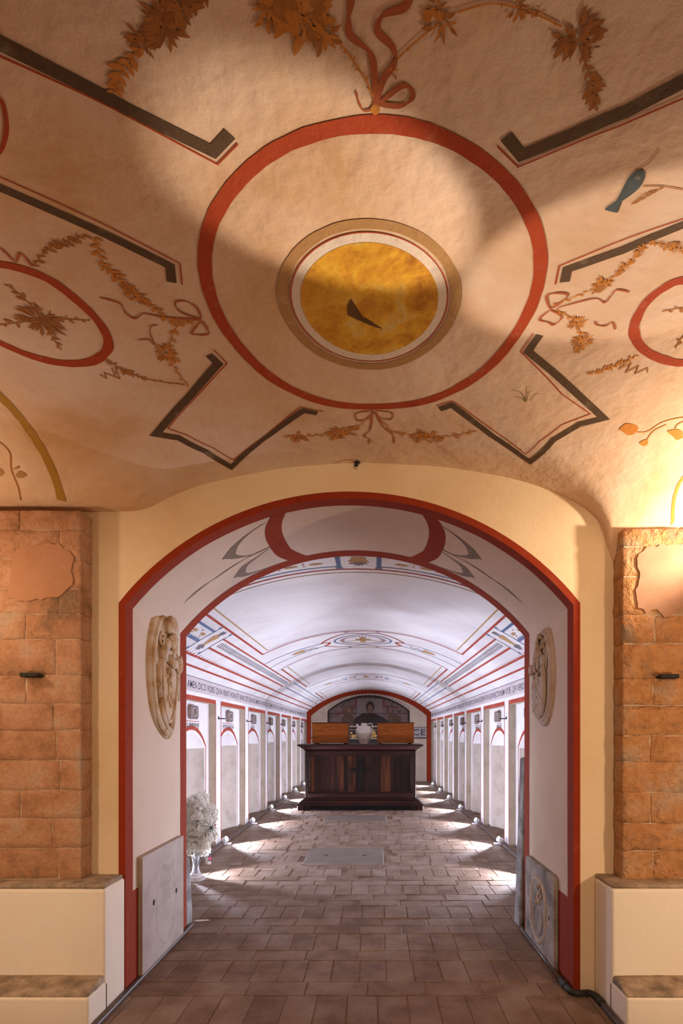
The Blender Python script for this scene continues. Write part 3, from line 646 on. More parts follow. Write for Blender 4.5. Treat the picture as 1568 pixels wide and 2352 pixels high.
def medallion(y0, y1, r_mat, b_mat, sc=1.0):
    yc = (y0+y1)/2; h = (y1-y0)/2*.82; c = -.005 if y0 < 8 else -.03
    arc(y0-.06, y0-.04, -1.04, 1.04, .010, 't_thin'); arc(y0, y0+.04, -1.11, 1.11, .026, 't_red' if y0 < 8 else 't_thin')
    arc(y1, y1+.22, -1.12, 1.12, .022, 't_thin'); arc(y1+.06, y1+.28, -1.04, 1.04, .010, 't_thin')
    tip = .49*sc
    up = [(c-tip, yc-.05*h), (c-.36*sc, yc-.55*h), (c-.17*sc, yc-.95*h), (c, yc-.86*h), (c+.17*sc, yc-.95*h), (c+.36*sc, yc-.55*h), (c+tip, yc-.05*h)]
    lo = [(c-tip*.95, yc+.45*h), (c-.3*sc, yc+.9*h), (c-.12*sc, yc+1.0*h), (c, yc+.85*h), (c+.12*sc, yc+1.0*h), (c+.3*sc, yc+.9*h), (c+tip*.95, yc+.45*h)]
    for P in (up, lo): tr(P, .026, r_mat, 'painted_medallion', smooth=True)
    for s in (-1, 1): tr([(c+s*tip, yc-.05*h), (c+s*.40*sc, yc+.05*h), (c+s*.41*sc, yc+.25*h), (c+s*tip*.95, yc+.45*h)], .036, r_mat, 'painted_medallion', smooth=True)
    tr(ringp((c, yc), .33*sc, .72*h, 40), .024, b_mat, 'painted_ellipse', smooth=False, closed=True)
    mb = MB()
    for k in range(40):
        a = 2*PI*k/40; leaf(mb, c+.21*sc*math.cos(a), yc+.45*h*math.sin(a), math.atan2(.5*h*math.sin(a), .25*math.cos(a)), .075*sc, .022, tun, .002)
    flush(mb, 'painted_wreath', M['t_thin'], vault)
    mb = MB(); poly(mb, [(c-.032, yc-.38*h), (c+.032, yc-.38*h), (c+.032, yc+.38*h), (c-.032, yc+.38*h)], tun, .0022); poly(mb, [(c-.085, yc-.1*h), (c+.085, yc-.1*h), (c+.085, yc+.1*h), (c-.085, yc+.1*h)], tun, .0021)
    flush(mb, 'painted_cross', M['t_ochre'], vault)
    for s in (-1, 1): tr([(c+s*.06, yc), (c+s*.13, yc+.06), (c+s*.2*sc, yc+.05)], .018, 't_ochre', 'painted_arm', taper=lambda t: 1-.6*t)
    for s in (-1, 1):
        tr([(c+s*tip, yc+.02*h), (s*.8, yc+.0), (s*1.2, yc+.0)], .018, 't_blue'); tr([(c+s*tip*.95, yc+.45*h), (s*.8, yc+.32), (s*1.2, yc+.36)], .014, 't_blue')
        mb = MB(); ribbon(mb, resample([(s*.72, yc+.17), (s*.86, yc+.19)], .02), .20, tun, .002, taper=lambda t: 1-.5*t); flush(mb, 'painted_horn', M['t_ochre'], vault)
        mb = MB()
        for k in range(4): leaf(mb, s*(.72-.04*k), yc+.17, (PI if s > 0 else 0)+(.9 if k % 2 else -.9), .08, .03, tun, .002)
        leaf(mb, s*.85, yc+.19, (0 if s > 0 else PI), .04, .03, tun, .002); flush(mb, 'painted_horn_leaves', M['t_grey'], vault)
    for s in (-.17, .17):
        for y in (y0+.03, y1-.03): tr([(c+s*sc-.02, y), (c+s*sc+.02, y)], .05, 't_blue' if y0 < 8 else 't_red', 'painted_tab')
medallion(6.06, 7.18, 't_red', 't_blue'); medallion(10.34, 11.5, 't_blue', 't_red', .95)
for s in (-.16, .05): tr([(s-.02, 14.0), (s+.02, 14.0)], .1, 't_blue', 'painted_tab')
arc(13.75, 13.85, -1.1, 1.1, .012, 't_thin')

# ---- side walls with a row of recessed bays
PIERS = [4.75+1.37*k for k in range(-1, 7)]         # pier centres (first stands in the near corner)
PW, RD, RT = .11, .07, 1.51                         # half pier width, recess depth, recess top
NAMES = {-1: ['', 'FILIPPINI', 'VITELLESCHI', 'NESTI', 'DEI', 'ERI', 'BORGI', 'VIERI'], 1: ['', 'GERARDINI', 'RENZI', 'PARDUCCI', 'NERI', 'LUPI', 'CEI', 'DINI']}
NUMS = {-1: ['', 'J5', 'J4', 'J3', 'J2', 'JJ', 'J0', '9'], 1: ['', '2', '3', '4', '5', '6', '7', '8']}
ORD = ['', 'nearest the doorway', 'second from the doorway', 'third from the doorway', 'fourth from the doorway', 'fifth from the doorway', 'sixth from the doorway', 'at the far end']
fontc = {}
def text_mesh(name, txt, w, h, fn, mat, off=.002, bold=0.0):
    c = bpy.data.curves.new('t', 'FONT'); c.body = txt; c.size = 1; c.resolution_u = 2; c.offset = bold; c.space_character = 1.08
    o = bpy.data.objects.new('t', c); COL.objects.link(o); bpy.context.view_layer.update()
    me = bpy.data.meshes.new_from_object(o.evaluated_get(bpy.context.evaluated_depsgraph_get())); bpy.data.objects.remove(o)
    xs = [q.co.x for q in me.vertices]; ys = [q.co.y for q in me.vertices]; x0, x1, y0, y1 = min(xs), max(xs), min(ys), max(ys)
    if 'Q' in txt or ',' in txt: y0 = 0.0
    v = [fn((q.co.x-x0)/(x1-x0)*w, (q.co.y-y0)/(y1-y0)*h, off) for q in me.vertices]
    f = [tuple(p.vertices) for p in me.polygons]; bpy.data.meshes.remove(me)
    return mesh(name, v, f, M[mat])
AH, AZS, AZA = .42, 1.06, 1.205                     # niche opening half width, springing, apex
def arch_pts(hw, zs, za, z0, n=14):
    P = [(-hw, z0)]; r = (hw*hw+(za-zs)**2)/(2*(za-zs)); zc = za-r; A = math.asin(hw/r)
    for k in range(n+1):
        a = -A+2*A*k/n; P.append((r*math.sin(a), zc+r*math.cos(a)))
    return P+[(hw, z0)]
NL = (PIERS[1]-PIERS[0]-2*PW)/2                     # half length of a recess
for sd in (-1, 1):
    XW = XL if sd < 0 else XR
    fn = lambda u, z, off: (XW-sd*off, u, z)    # point on the wall face, off towards the middle of the tunnel
    mb = MB()
    mb.add([fn(YB, RT, 0), fn(YE, RT, 0), fn(YE, ZS+.004, 0), fn(YB, ZS+.004, 0)], [(0, 1, 2, 3)])
    for k, p in enumerate(PIERS+[PIERS[-1]+1.37]):
        a, b_ = max(YB, p-PW), min(YE, p+PW)
        if b_ > a: mb.add([fn(a, 0, 0), fn(b_, 0, 0), fn(b_, RT, 0), fn(a, RT, 0)], [(0, 1, 2, 3)])
    wall = flush(mb, 'wall_tunnel_left' if sd < 0 else 'wall_tunnel_right', M['white'], None); tag(wall, kind='structure')
    for p in wall.data.polygons: p.use_smooth = False
    # shared meshes for the bays, written around the bay centre (y=0)
    mret = MB()
    for e in (-1, 1): mret.add([fn(e*NL, 0, 0), fn(e*NL, 0, -RD), fn(e*NL, RT, -RD), fn(e*NL, RT, 0)], [(0, 1, 2, 3)])
    mret.add([fn(-NL, RT, 0), fn(NL, RT, 0), fn(NL, RT, -RD), fn(-NL, RT, -RD)], [(0, 1, 2, 3)])
    mret = mesh('recess_return', mret.v, mret.f, M['return'])
    P = arch_pts(AH, AZS, AZA, 0); mp = MB()
    def q4(mb, a0, a1, z0a, z0b, z1): mb.add([fn(a0, z0a, -RD), fn(a1, z0b, -RD), fn(a1, z1, -RD), fn(a0, z1, -RD)], [(0, 1, 2, 3)])
    q4(mp, -NL, -AH, 0, 0, RT); q4(mp, AH, NL, 0, 0, RT)
    for a, b_ in zip(P[1:-1], P[2:-1]): q4(mp, a[0], b_[0], a[1], b_[1], RT)
    mpan = mesh('niche_panel', mp.v, mp.f, M['white'])
    # hollow of the niche: curved in plan, closed by a sloping white soffit
    DEP = .11
    def dep(u): return DEP*(1-abs(u/AH)**3.0)
    us = [-AH+2*AH*k/16 for k in range(17)]; mh = MB()
    mh.add([fn(u, 0, -RD-dep(u)) for u in us]+[fn(u, 1.05-.0*abs(u), -RD-dep(u)) for u in us], [(i, i+1, 18+i, 17+i) for i in range(16)])
    mhol = mesh('niche_hollow', mh.v, mh.f, M['niche'], True)
    ms = MB(); r_ = (AH*AH+(AZA-AZS)**2)/(2*(AZA-AZS))
    def za(u): return AZA-r_+math.sqrt(r_*r_-u*u)
    ms.add([fn(u, za(u), -RD) for u in us]+[fn(u, za(u)*.5+1.05*.5+.02*(1-(u/AH)**2), -RD-dep(u)*.6) for u in us]+[fn(u, 1.05, -RD-dep(u)) for u in us], [(r*17+i, r*17+i+1, r*17+18+i, r*17+17+i) for r in (0, 1) for i in range(16)])
    msof = mesh('niche_soffit', ms.v, ms.f, M['white'], True)
    mf = MB()                                      # red frame on the wall face
    ft = .045
    mf.add([fn(-NL-.012, RT, .0015), fn(NL+.012, RT, .0015), fn(NL+.012, RT+ft, .0015), fn(-NL-.012, RT+ft, .0015)], [(0, 1, 2, 3)])
    for e in (-1, 1): mf.add([fn(e*NL, .02, .0015), fn(e*(NL+.018), .02, .0015), fn(e*(NL+.018), RT+.02, .0015), fn(e*NL, RT+.02, .0015)], [(0, 1, 2, 3)])
    mfr = mesh('red_frame', mf.v, mf.f, M['t_red'])
    A_ = arch_pts(AH+.03, AZS, AZA+.032, .03); B_ = arch_pts(AH+.052, AZS+.012, AZA+.075, .03); n = len(A_)
    mfa = MB().add([fn(a, z, -RD+.0015) for a, z in A_]+[fn(a, z, -RD+.0015) for a, z in B_], [(i, i+1, n+i+1, n+i) for i in range(n-1)])
    mar = mesh('red_arch', mfa.v, mfa.f, M['t_red'])
    for k in range(0, 8):
        c = (PIERS[k]+PIERS[k]+1.37)/2
        if c-NL < YB-.2 or c > YE: continue
        for nm, me in (('recess_return', mret), ('niche_panel', mpan), ('niche_hollow', mhol), ('niche_soffit', msof), ('red_frame', mfr), ('red_arch', mar)):
            link(nm, me, wall, (0, c, 0))
        dirn = 1 if sd < 0 else -1                  # reading direction along y
        ii = k                                      # bay 0 is hidden in the near corner
        if ii > 0 and ii < 8:
            t = NAMES[sd][ii]; w = min(.50, .05*len(t)); z0 = 1.262
            link('name_lettering', text_mesh('name_lettering', t, w, .042, lambda a, b_, o, w=w: fn(dirn*(a-w/2), z0+b_, -RD+o), 't_ink', .002, .012), wall, (0, c, 0))
            for zz in (z0-.012, z0+.055):
                if zz < z0 and len(t) < 9: continue
                link('name_rule', mesh('name_rule', [fn(-w*.52, zz, -RD+.002), fn(w*.52, zz, -RD+.002), fn(w*.52, zz+.006, -RD+.002), fn(-w*.52, zz+.006, -RD+.002)], [(0, 1, 2, 3)], M['t_red']), wall, (0, c, 0))
            # number plaque: a cut-cornered stone tablet
            num = NUMS[sd][ii]
            t_ = empty('number_plaque', (XW+sd*RD, c, 1.405))
            tag(t_, 'cut-cornered stone plaque numbered %s over the %s wall niche %s' % (num.replace('J', '1'), 'left' if sd < 0 else 'right', ORD[ii]), 'plaque', 'numbered niche plaques')
            oc = [(-.115, -.04), (-.085, -.066), (.085, -.066), (.115, -.04), (.115, .04), (.085, .066), (-.085, .066), (-.115, .04)]
            tb_ = link('tablet', MB().prism(oc, 0, .035, lambda a, b_, h: (-sd*h, dirn*a, b_)).mesh('tablet', M['plaque'], bevel=.003), t_)
            bd = MB(); n = 8
            bd.add([(-sd*.0362, dirn*a*.88, b_*.84) for a, b_ in oc]+[(-sd*.0362, dirn*a*.83, b_*.75) for a, b_ in oc], [(i, (i+1) % 8, 8+(i+1) % 8, 8+i) for i in range(8)])
            link('border_line', mesh('border_line', bd.v, bd.f, M['t_ink']), tb_)
            ww = .045*len(num)
            link('numeral', text_mesh('numeral', num, ww, .06, lambda a, b_, o, ww=ww: (-sd*.0365, dirn*(a-ww/2), b_-.03), 't_ink', 0, .015), tb_)
    # inscription band under the vault
    bz0, bz1 = 1.592, 1.728
    flush(MB().add([fn(YB, bz0, .0012), fn(YE, bz0, .0012), fn(YE, bz1, .0012), fn(YB, bz1, .0012)], [(0, 1, 2, 3)]), 'inscription_band', M['band'], wall)
    flush(MB().add([fn(YB, bz1, .0015), fn(YE, bz1, .0015), fn(YE, bz1+.006, .0015), fn(YB, bz1+.006, .0015)], [(0, 1, 2, 3)]), 'band_line', M['t_ink'], wall)
    if sd < 0:
        t = 'AMEN AMEN DICO VOBIS QVIA VENIT HORA ET NVNC EST QVANDO MORTVI AVDIENT VOCEM FILII DEI ET QVI AVDIERINT VIVENT SICVT ENIM PATER HABET VITAM IN SEMETIPSO SIC DEDIT'
        y0 = 4.79; w = .0555*len(t)
        me = text_mesh('inscription', t, w, .066, lambda a, b_, o: fn(y0+a, 1.625+b_, o), 't_ink', .0022, .004)
    else:
        t = 'AMEN AMEN DICO VOBIS QVIA VENIT HORA IN QVA OMNES QVI IN MONVMENTIS SVNT AVDIENT VOCEM FILII DEI ET PROCEDENT QVI BONA FECERVNT IN RESVRRECTIONEM VIT\u00c6 . QVI VERO MALA'
        w = .0555*len(t); y1 = 5.36-.0555*4.6
        me = text_mesh('inscription', t, w, .066, lambda a, b_, o: fn(y1+w-a, 1.625+b_, o), 't_ink', .0022, .004)
    link('inscription', me, wall)
# ---- end wall
mb = MB(); P = [(XL, 0)]+[(tun(-SM+2*SM*k/40, 0, 0)[0], tun(-SM+2*SM*k/40, 0, 0)[2]) for k in range(41)]+[(XR, 0)]
mb.add([(x, YE, z) for x, z in P], [tuple(range(len(P)))])
wend = flush(mb, 'wall_tunnel_end', M['end'], None); tag(wend, kind='structure')
Q = [(XC+(x-XC)*.928, z*.965 if z > 1 else z) for x, z in P]; n = len(P)
Q = [(XL+.11, 0)]+[(XC+(x-XC)*(HS-.11)/HS, z-.095) for x, z in P[1:-1]]+[(XR-.11, 0)]
flush(MB().add([(x, YE-.002, z) for x, z in P]+[(x, YE-.002, z) for x, z in Q], [(i, i+1, n+i+1, n+i) for i in range(n-1)]), 'red_border', M['p_door'], wend)
def arch_xz(c, hw, zs, za, z0, n=30): return [(c+a, z) for a, z in arch_pts(hw, zs, za, z0, n)]
def ew(x, z, off=.003): return (x, YE-off, z)
LX = -.128
M['fresco'] = material('lunette_fresco', [(.05, .035, .03), (.11, .072, .06), (.16, .11, .10), (.12, .065, .05)], scale=5, bump=.1, fine=.2, distort=.8)
M['fr_dark'] = paint('fresco_dark', (.035, .024, .022), (.2, .14, .12), .3)
M['fr_skin'] = paint('fresco_skin', (.17, .095, .07), (.2, .14, .12), .3)
M['fr_red'] = paint('fresco_red', (.14, .04, .03), (.2, .14, .12), .3)
M['fr_cloth'] = paint('fresco_cloth', (.085, .052, .034), (.2, .14, .12), .3)
M['fr_pale'] = paint('fresco_pale', (.19, .145, .145), (.2, .14, .12), .3)
L0 = arch_xz(LX, .98, 1.757, 2.11, 1.10); L1 = arch_xz(LX, 1.03, 1.77, 2.165, 1.10); n = len(L0)
flush(MB().add([ew(x, z, .003) for x, z in L0], [tuple(range(n))]), 'lunette_field', M['fresco'], wend)
flush(MB().add([ew(x, z, .004) for x, z in L0]+[ew(x, z, .004) for x, z in L1], [(i, i+1, n+i+1, n+i) for i in range(n-1)]), 'lunette_border', M['fr_dark'], wend)
mb = MB()
for i in range(2, n-2):
    x, z = L1[i]; dx, dz = x-LX, z-1.2; l = math.hypot(dx, dz); px, pz = x+dx/l*.06, z+dz/l*.06
    for k in range(3): mb.add([ew(px+.03*math.cos(a), pz+.03*math.sin(a), .004) for a in (k*2.1, k*2.1+.9, k*2.1+1.5)], [(0, 1, 2)])
    mb.add([ew(x, z, .004), ew(x+.012, z, .004), ew(px+.006, pz, .004), ew(px-.006, pz, .004)], [(0, 1, 2, 3)])
flush(mb, 'ivy_border', M['fr_dark'], wend)
def blobp(name, c, rx, rz, mat, off, n=20): flush(MB().add([ew(c[0]+rx*math.cos(2*PI*k/n), c[1]+rz*math.sin(2*PI*k/n), off) for k in range(n)], [tuple(range(n))]), name, M[mat], wend)
def polyp(name, P, mat, off): flush(MB().add([ew(x, z, off) for x, z in P], [tuple(range(len(P)))]), name, M[mat], wend)
polyp('painted_pale_panel', [(-.42, 1.62), (.22, 1.62), (.22, 2.07), (-.42, 2.07)], 'fr_pale', .0034)
for P in ([(-.47, 1.9), (-.42, 1.9), (-.42, 2.08), (-.47, 2.06)], [(.22, 1.9), (.27, 1.9), (.27, 2.06), (.22, 2.08)], [(-.95, 1.64), (-.47, 1.86), (-.47, 1.91), (-.98, 1.68)], [(.27, 1.86), (.62, 1.84), (.62, 1.88), (.27, 1.91)]): polyp('painted_red_frame', P, 'fr_red', .0037)
polyp('painted_robe', [(-.6, 1.2), (.45, 1.2), (.40, 1.5), (.15, 1.66), (-.05, 1.72), (-.3, 1.70), (-.5, 1.56)], 'fr_dark', .004)
blobp('painted_hair', (-.09, 1.87), .105, .14, 'fr_dark', .0044); blobp('painted_face', (-.09, 1.84), .065, .095, 'fr_skin', .0048)
polyp('painted_collar', [(-.2, 1.70), (.03, 1.70), (-.03, 1.77), (-.15, 1.77)], 'fr_skin', .0046)
for x in (-.62, .42): blobp('painted_roundel', (x, 1.80), .095, .105, 'fr_cloth', .0042); blobp('painted_roundel_face', (x, 1.79), .05, .07, 'fr_skin', .0045)
polyp('painted_drapery', [(-.85, 1.2), (-.5, 1.2), (-.52, 1.66), (-.7, 1.7), (-.8, 1.6)], 'fr_cloth', .0041)
polyp('painted_drapery', [(.35, 1.2), (.72, 1.2), (.68, 1.62), (.5, 1.7), (.36, 1.66)], 'fr_cloth', .0041)
for z in (1.70, 1.48): polyp('painted_joint', [(LX-.98, z), (LX+.98, z), (LX+.98, z+.012), (LX-.98, z+.012)], 'fr_dark', .0049)
# frieze with the lettering
M['frieze'] = material('frieze_grey', [(.34, .31, .30), (.42, .39, .38)], scale=4, bump=.1)
polyp('frieze_band', [(XL+.11, 1.10), (XR-.11, 1.10), (XR-.11, 1.353), (XL+.11, 1.353)], 'frieze', .0052)
polyp('frieze_line', [(XL+.11, 1.352), (XR-.11, 1.352), (XR-.11, 1.362), (XL+.11, 1.362)], 'fr_dark', .0056)
polyp('frieze_line', [(XL+.11, 1.075), (XR-.11, 1.075), (XR-.11, 1.102), (XL+.11, 1.102)], 'fr_dark', .0056)
for tx, x0, w in (('PACE', .615, .685), ('IN', -1.45, .3)):
    link('frieze_lettering', text_mesh('frieze_lettering', tx, w, .155, lambda a, b_, o, x0=x0: (x0+a, YE-.0065, 1.155+b_), 't_ink', 0, .01), wend)
M['fr_cream'] = paint('fresco_cream', (.50, .38, .26), (.4, .3, .2), .2)
M['fr_gold'] = paint('fresco_gold', (.55, .32, .10), (.4, .3, .2), .3)
polyp('frieze_panel', [(-.75, .95), (.2, .95), (.2, 1.40), (-.75, 1.40)], 'fr_dark', .0060)
for z, h in ((1.365, .03), (1.29, .012), (1.065, .02)): polyp('frieze_stripe', [(-.75, z), (.2, z), (.2, z+h), (-.75, z+h)], 'fr_cream', .0064)
for x, z, r in ((-.56, 1.22, .03), (-.52, 1.135, .05), (-.44, 1.15, .04), (-.02, 1.22, .07), (.03, 1.15, .05), (-.05, 1.13, .04), (-.57, 1.14, .03)): blobp('frieze_ornament', (x, z), r, r*.9, 'fr_gold', .0066, 9)

# ------------------------------------------------------------------ floor
o = MB().box(-2.4, 2.4, -1.9, 15, -.06, -.0038).build('floor', M['floorbase']); floor = tag(o, kind='structure')
def brick_mesh(i):
    r = random.Random(i); b = MB().box(-.5, .5, -.5, .5, -.03, 0)
    me = b.mesh('brick', M['brick']); bm = bmesh.new(); bm.from_mesh(me)
    top = [e for e in bm.edges if all(v.co.z > -.01 for v in e.verts)]
    bmesh.ops.bevel(bm, geom=top, offset=.014, segments=1, affect='EDGES')
    for v in bm.verts:
        v.co.x += r.uniform(-.010, .010); v.co.y += r.uniform(-.014, .014)
        if v.co.z > -.01: v.co.z += r.uniform(-.0015, .0015)
        elif v.co.z > -.029: v.co.z = -.006
    bm.to_mesh(me); bm.free(); return me
BV = [brick_mesh(i) for i in range(8)]
rb = random.Random(11); bricks = []
y = 1.93; row = 0
while y < YE-.05:          # courses of bricks laid end-on between courses laid lengthwise
    inner = y > YB+.05
    soldier = row % 2 == 0 if not inner else row % 3 == 0
    h, w = (.262, .137) if soldier else (.138, .275)
    h += rb.uniform(-.004, .004)
    x0, x1 = (XL-RD-.12, XR+RD+.12) if inner else (OX0+.005, OX1-.005 if y > 2.5 else 1.02)
    x = x0-rb.uniform(0, w)
    while x < x1-.02:
        ww = w*(rb.uniform(.9, 1.1) if inner else rb.uniform(.95, 1.05))
        a, b_ = max(x, x0), min(x+ww, x1)
        if b_-a > .03: bricks.append((a, b_, y, y+h))
        x += ww
    y += h; row += 1
SLABS = [(-.66, .10, 5.20, 5.92), (-.70, .18, 7.72, 8.25)]
def in_slab(b): return any(b[1] > s[0]+.03 and b[0] < s[1]-.03 and b[3] > s[2]+.03 and b[2] < s[3]-.03 for s in SLABS)
bricks = [b for b in bricks if not in_slab(b)]
bricks.sort(key=lambda b: b[2])
y = -1.75                  # the unseen floor of the front room, behind the viewer and in the side bays
while y < 2.24:
    for (xa, xb) in ([(-1.10, 1.05)] if y < .86 else [(-2.28, -1.16), (1.03, 2.28)]+([(-1.15, 1.02)] if y < 1.78 else [])):
        x = xa
        while x < xb-.05:
            bricks.append((x, min(x+.275, xb), y, y+.14)); x += .275
    y += .14
rest = MB()
for i, (a, b_, c, d) in enumerate(bricks):
    g = .0035; cx, cy = (a+b_)/2, (c+d)/2; tun_ = cy > 3.6
    tz = rb.uniform(-.0015, .0015)*(1.2 if tun_ else .4); rx, ry = rb.gauss(0, .0035 if tun_ else .0015), rb.gauss(0, .0035 if tun_ else .0015)
    if i < 298:
        o = link('brick', BV[i % 8], floor, (cx, cy, tz)); o.scale = (b_-a-g, d-c-g, 1); o.rotation_euler = (rx, ry, rb.gauss(0, .006))
    else:
        me = BV[i % 8]; rest.add([(cx+v.co.x*(b_-a-g), cy+v.co.y*(d-c-g), v.co.z+tz+rx*v.co.y*(d-c)) for v in me.vertices], [tuple(p.vertices) for p in me.polygons])
o = flush(rest, 'bricks_beyond', M['brick'], floor); o['kind'] = 'stuff'
for p in o.data.polygons: p.use_smooth = False
for a, b_, c, d in SLABS: MB().box(a+.006, b_-.006, c+.006, d-.006, -.04, .003).build('floor_slab', M['slabfloor'], floor, bevel=.004)
s0 = [ob for ob in floor.children if ob.name.startswith('floor_slab')][0]
for q in (-.32, .10): MB().lathe([(.022, .0032), (.022, .0042)], (q*.9-.18, 5.56, 0), 12).build('lifting_hole', M['hole'], s0)

# ------------------------------------------------------------------ stone piers on plinths beside the opening
def pier(sd, xi, xo, ztop, rows, joints, label):
    t = empty('brick_pier', ((xi+xo)/2, 2.52, 0)); tag(t, label, 'pier', 'piers beside the arched opening')
    t.location = (0, 0, 0)
    r = random.Random(5+sd)
    x_in = min(xi, xo) if sd > 0 else max(xi, xo)
    for k in range(len(rows)-1):
        z1, z0 = rows[k], rows[k+1]
        js = [xi]+[j+r.uniform(-.02, .02) for j in ((joints[0], joints[2]) if k % 2 else joints[1:])]+[xo]
        if r.random() < .3: js = [xi]+[joints[0]+r.uniform(-.03, .03)]+[xo]
        for a, b_ in zip(js, js[1:]):
            lo, hi = min(a, b_), max(a, b_); g = .001; dy = r.uniform(-.002, .002)
            mb = MB().box(lo+g, hi-g, 2.52+dy, 2.619, z0+g, z1-g)
            mb.build('block', M['block'] if sd < 0 else M['block2'], t, bevel=.003, sub=4, rough=.0025 if sd < 0 else .004, rscale=22, smooth=True)
    # mortar core just behind the block faces
    MB().box(min(xi, xo)+.006, max(xi, xo)-.006, 2.5235, 2.618, rows[-1], rows[0]-.008).build('mortar_core', M['lime'], t)
    return t
rowsL = [2.195, 2.106, 1.979, 1.844, 1.733, 1.620, 1.460, 1.332, 1.214, 1.080, .948, .822, .690, .55]
rowsR = [2.115, 2.033, 1.90, 1.73, 1.60, 1.446, 1.326, 1.19, 1.074, .938, .80, .677, .55]
pL = pier(-1, -1.302, -1.95, 2.195, rowsL, [-1.415, -1.565, -1.75], 'terracotta stone pier on a cream plinth, left of the opening')
pR = pier(1, 1.108, 1.75, 2.115, rowsR, [1.24, 1.40, 1.58], 'terracotta stone pier on a cream plinth, right of the opening')
def patch(t, P, mat, y=2.5150):
    Q = resample(P+[P[0]], .02)[:-1]; r = random.Random(3)
    Q = [(x+r.uniform(-.005, .005), z+r.uniform(-.005, .005)) for x, z in Q]
    MB().prism(Q, 0, 1, lambda a, b_, h: (a, y+.014*h, b_)).build('plaster_patch', mat, t)
patch(pL, [(-1.605, 1.985), (-1.585, 2.02), (-1.52, 2.04), (-1.40, 2.045), (-1.355, 2.01), (-1.335, 1.98), (-1.345, 1.92), (-1.335, 1.865), (-1.36, 1.85), (-1.40, 1.805), (-1.50, 1.795), (-1.56, 1.79), (-1.625, 1.80), (-1.62, 1.87)], M['patch'])
patch(pR, [(1.215, 2.03), (1.30, 2.04), (1.5, 2.05), (1.70, 2.04), (1.72, 1.75), (1.62, 1.72), (1.48, 1.77), (1.40, 1.735), (1.375, 1.76), (1.345, 1.755), (1.32, 1.72), (1.29, 1.72), (1.255, 1.755), (1.215, 1.74), (1.175, 1.76), (1.165, 1.84), (1.185, 1.90), (1.17, 1.96), (1.175, 2.0)], M['patch2'])
for sd, t, xi, xo in ((-1, pL, OX0, -1.95), (1, pR, 1.02, 1.80)):
    a, b_ = min(xi, xo), max(xi, xo)
    MB().box(a, b_, 2.42, 2.619, 0, .535).build('plinth', M['plinth'], t, bevel=.012, seg=3, smooth=False)
    MB().box(a+.004, b_-.004, 2.424, 2.619, .533, .552).build('ledge', M['ledge'], t, bevel=.007, sub=3, rough=.004, rscale=20, smooth=True)
    MB().box(a, b_, 2.28, 2.45, 0, .135).build('base_step', M['plinth'], t, bevel=.01, seg=3)
    st = MB(); st.add([(a+.004, 2.284, .13), (b_-.004, 2.284, .13), (b_-.004, 2.43, .13), (a+.004, 2.43, .13), (a+.004, 2.29, .146), (b_-.004, 2.29, .146), (b_-.004, 2.43, .168), (a+.004, 2.43, .168)], [(0,3,2,1),(4,5,6,7),(0,1,5,4),(1,2,6,5),(2,3,7,6),(3,0,4,7)])
    st.build('ledge', M['ledge'], t, bevel=.006, sub=3, rough=.005, rscale=24, smooth=True)
def hook(x, z, sd, label):
    t = empty('iron_cramp', (x, 2.52, z)); tag(t, label, 'iron cramp', 'iron cramps in the piers')
    link('bar', MB().box(-.038, .038, -.045, .03, -.009, .009).mesh('bar', M['iron'], bevel=.003), t)
    link('tip', MB().box(-sd*.038-.008, -sd*.038+.008, -.047, .0, -.006, .003).mesh('tip', M['iron'], bevel=.002), t)
hook(-1.512, 1.458, -1, 'black iron cramp stuck in the left stone pier'); hook(1.300, 1.452, 1, 'black iron cramp stuck in the right stone pier')
t = empty('iron_hook', (-.076, 2.60, 2.452)); tag(t, 'small rusty iron hook at the crown of the wall arch', 'hook')
link('hook', MB().tube([(0, .03, .02), (0, 0, 0), (.004, -.02, -.012), (0, -.015, -.028), (-.012, -.005, -.022)], .005, 6).mesh('hook', M['iron'], smooth=True), t)
link('plate', MB().blob((0, .012, .004), (.016, .010, .014)).mesh('plate', M['iron'], smooth=True), t)

# ------------------------------------------------------------------ things on the reveal: slabs, coats of arms, conduits
def wall_frame(sd, xw, yc, z, dk=1.0):              # local u (to the viewer's right), v up, w out of the wall
    return (lambda u, v, w: (-sd*w*dk, -sd*u, v)), (xw, yc, z)
def slab(sd, xw, yc, w, h, mat, label, corner):
    fnl, loc = wall_frame(sd, xw, yc, 0)
    t = empty('stone_slab', loc); tag(t, label, 'stone slab', 'carved slabs at the foot of the reveal')
    c = corner; P = [(-w/2, 0), (w/2, 0), (w/2, h-c), (w/2-c*.3, h-c*.3), (w/2-c, h), (-w/2+c, h), (-w/2+c*.3, h-c*.3), (-w/2, h-c)]
    link('slab', MB().prism(P, .002, .024, fnl).mesh('slab', mat, bevel=.003), t); return t, fnl
tL, fl = slab(-1, OX0, 3.055, .595, .597, M['marble'], 'pale marble slab with a faint engraved shield and two holes', .004)
def line(t, fl, P, w, mat, name, h=.0245, closed=False):
    def fz(u, v, off): return fl(u, v, h+off)
    mb = MB(); ribbon(mb, catmull(P, closed), w, fz, 0, closed=closed); return flush(mb, name, mat, t)
line(tL, fl, [(-.10, .43), (-.12, .30), (-.10, .16), (.02, .06), (.13, .17), (.15, .31), (.13, .44)], .0022, M['engrave'], 'engraved_shield')
line(tL, fl, [(-.12, .29), (.02, .30), (.15, .31)], .002, M['engrave'], 'engraved_line')
for k in range(7):
    a = k*.9; line(tL, fl, [(-.05+.03*k*.5, .38), (-.06+.03*k, .43+.015*math.sin(a)), (-.03+.028*k, .49+.012*math.cos(a)), (.0+.02*k, .45)], .0016, M['engrave'], 'engraved_crest')
for k in range(5): line(tL, fl, [(-.06+.03*k, .36), (-.07+.035*k, .27), (-.04+.02*k, .19)], .0012, M['engrave'], 'engraved_line')
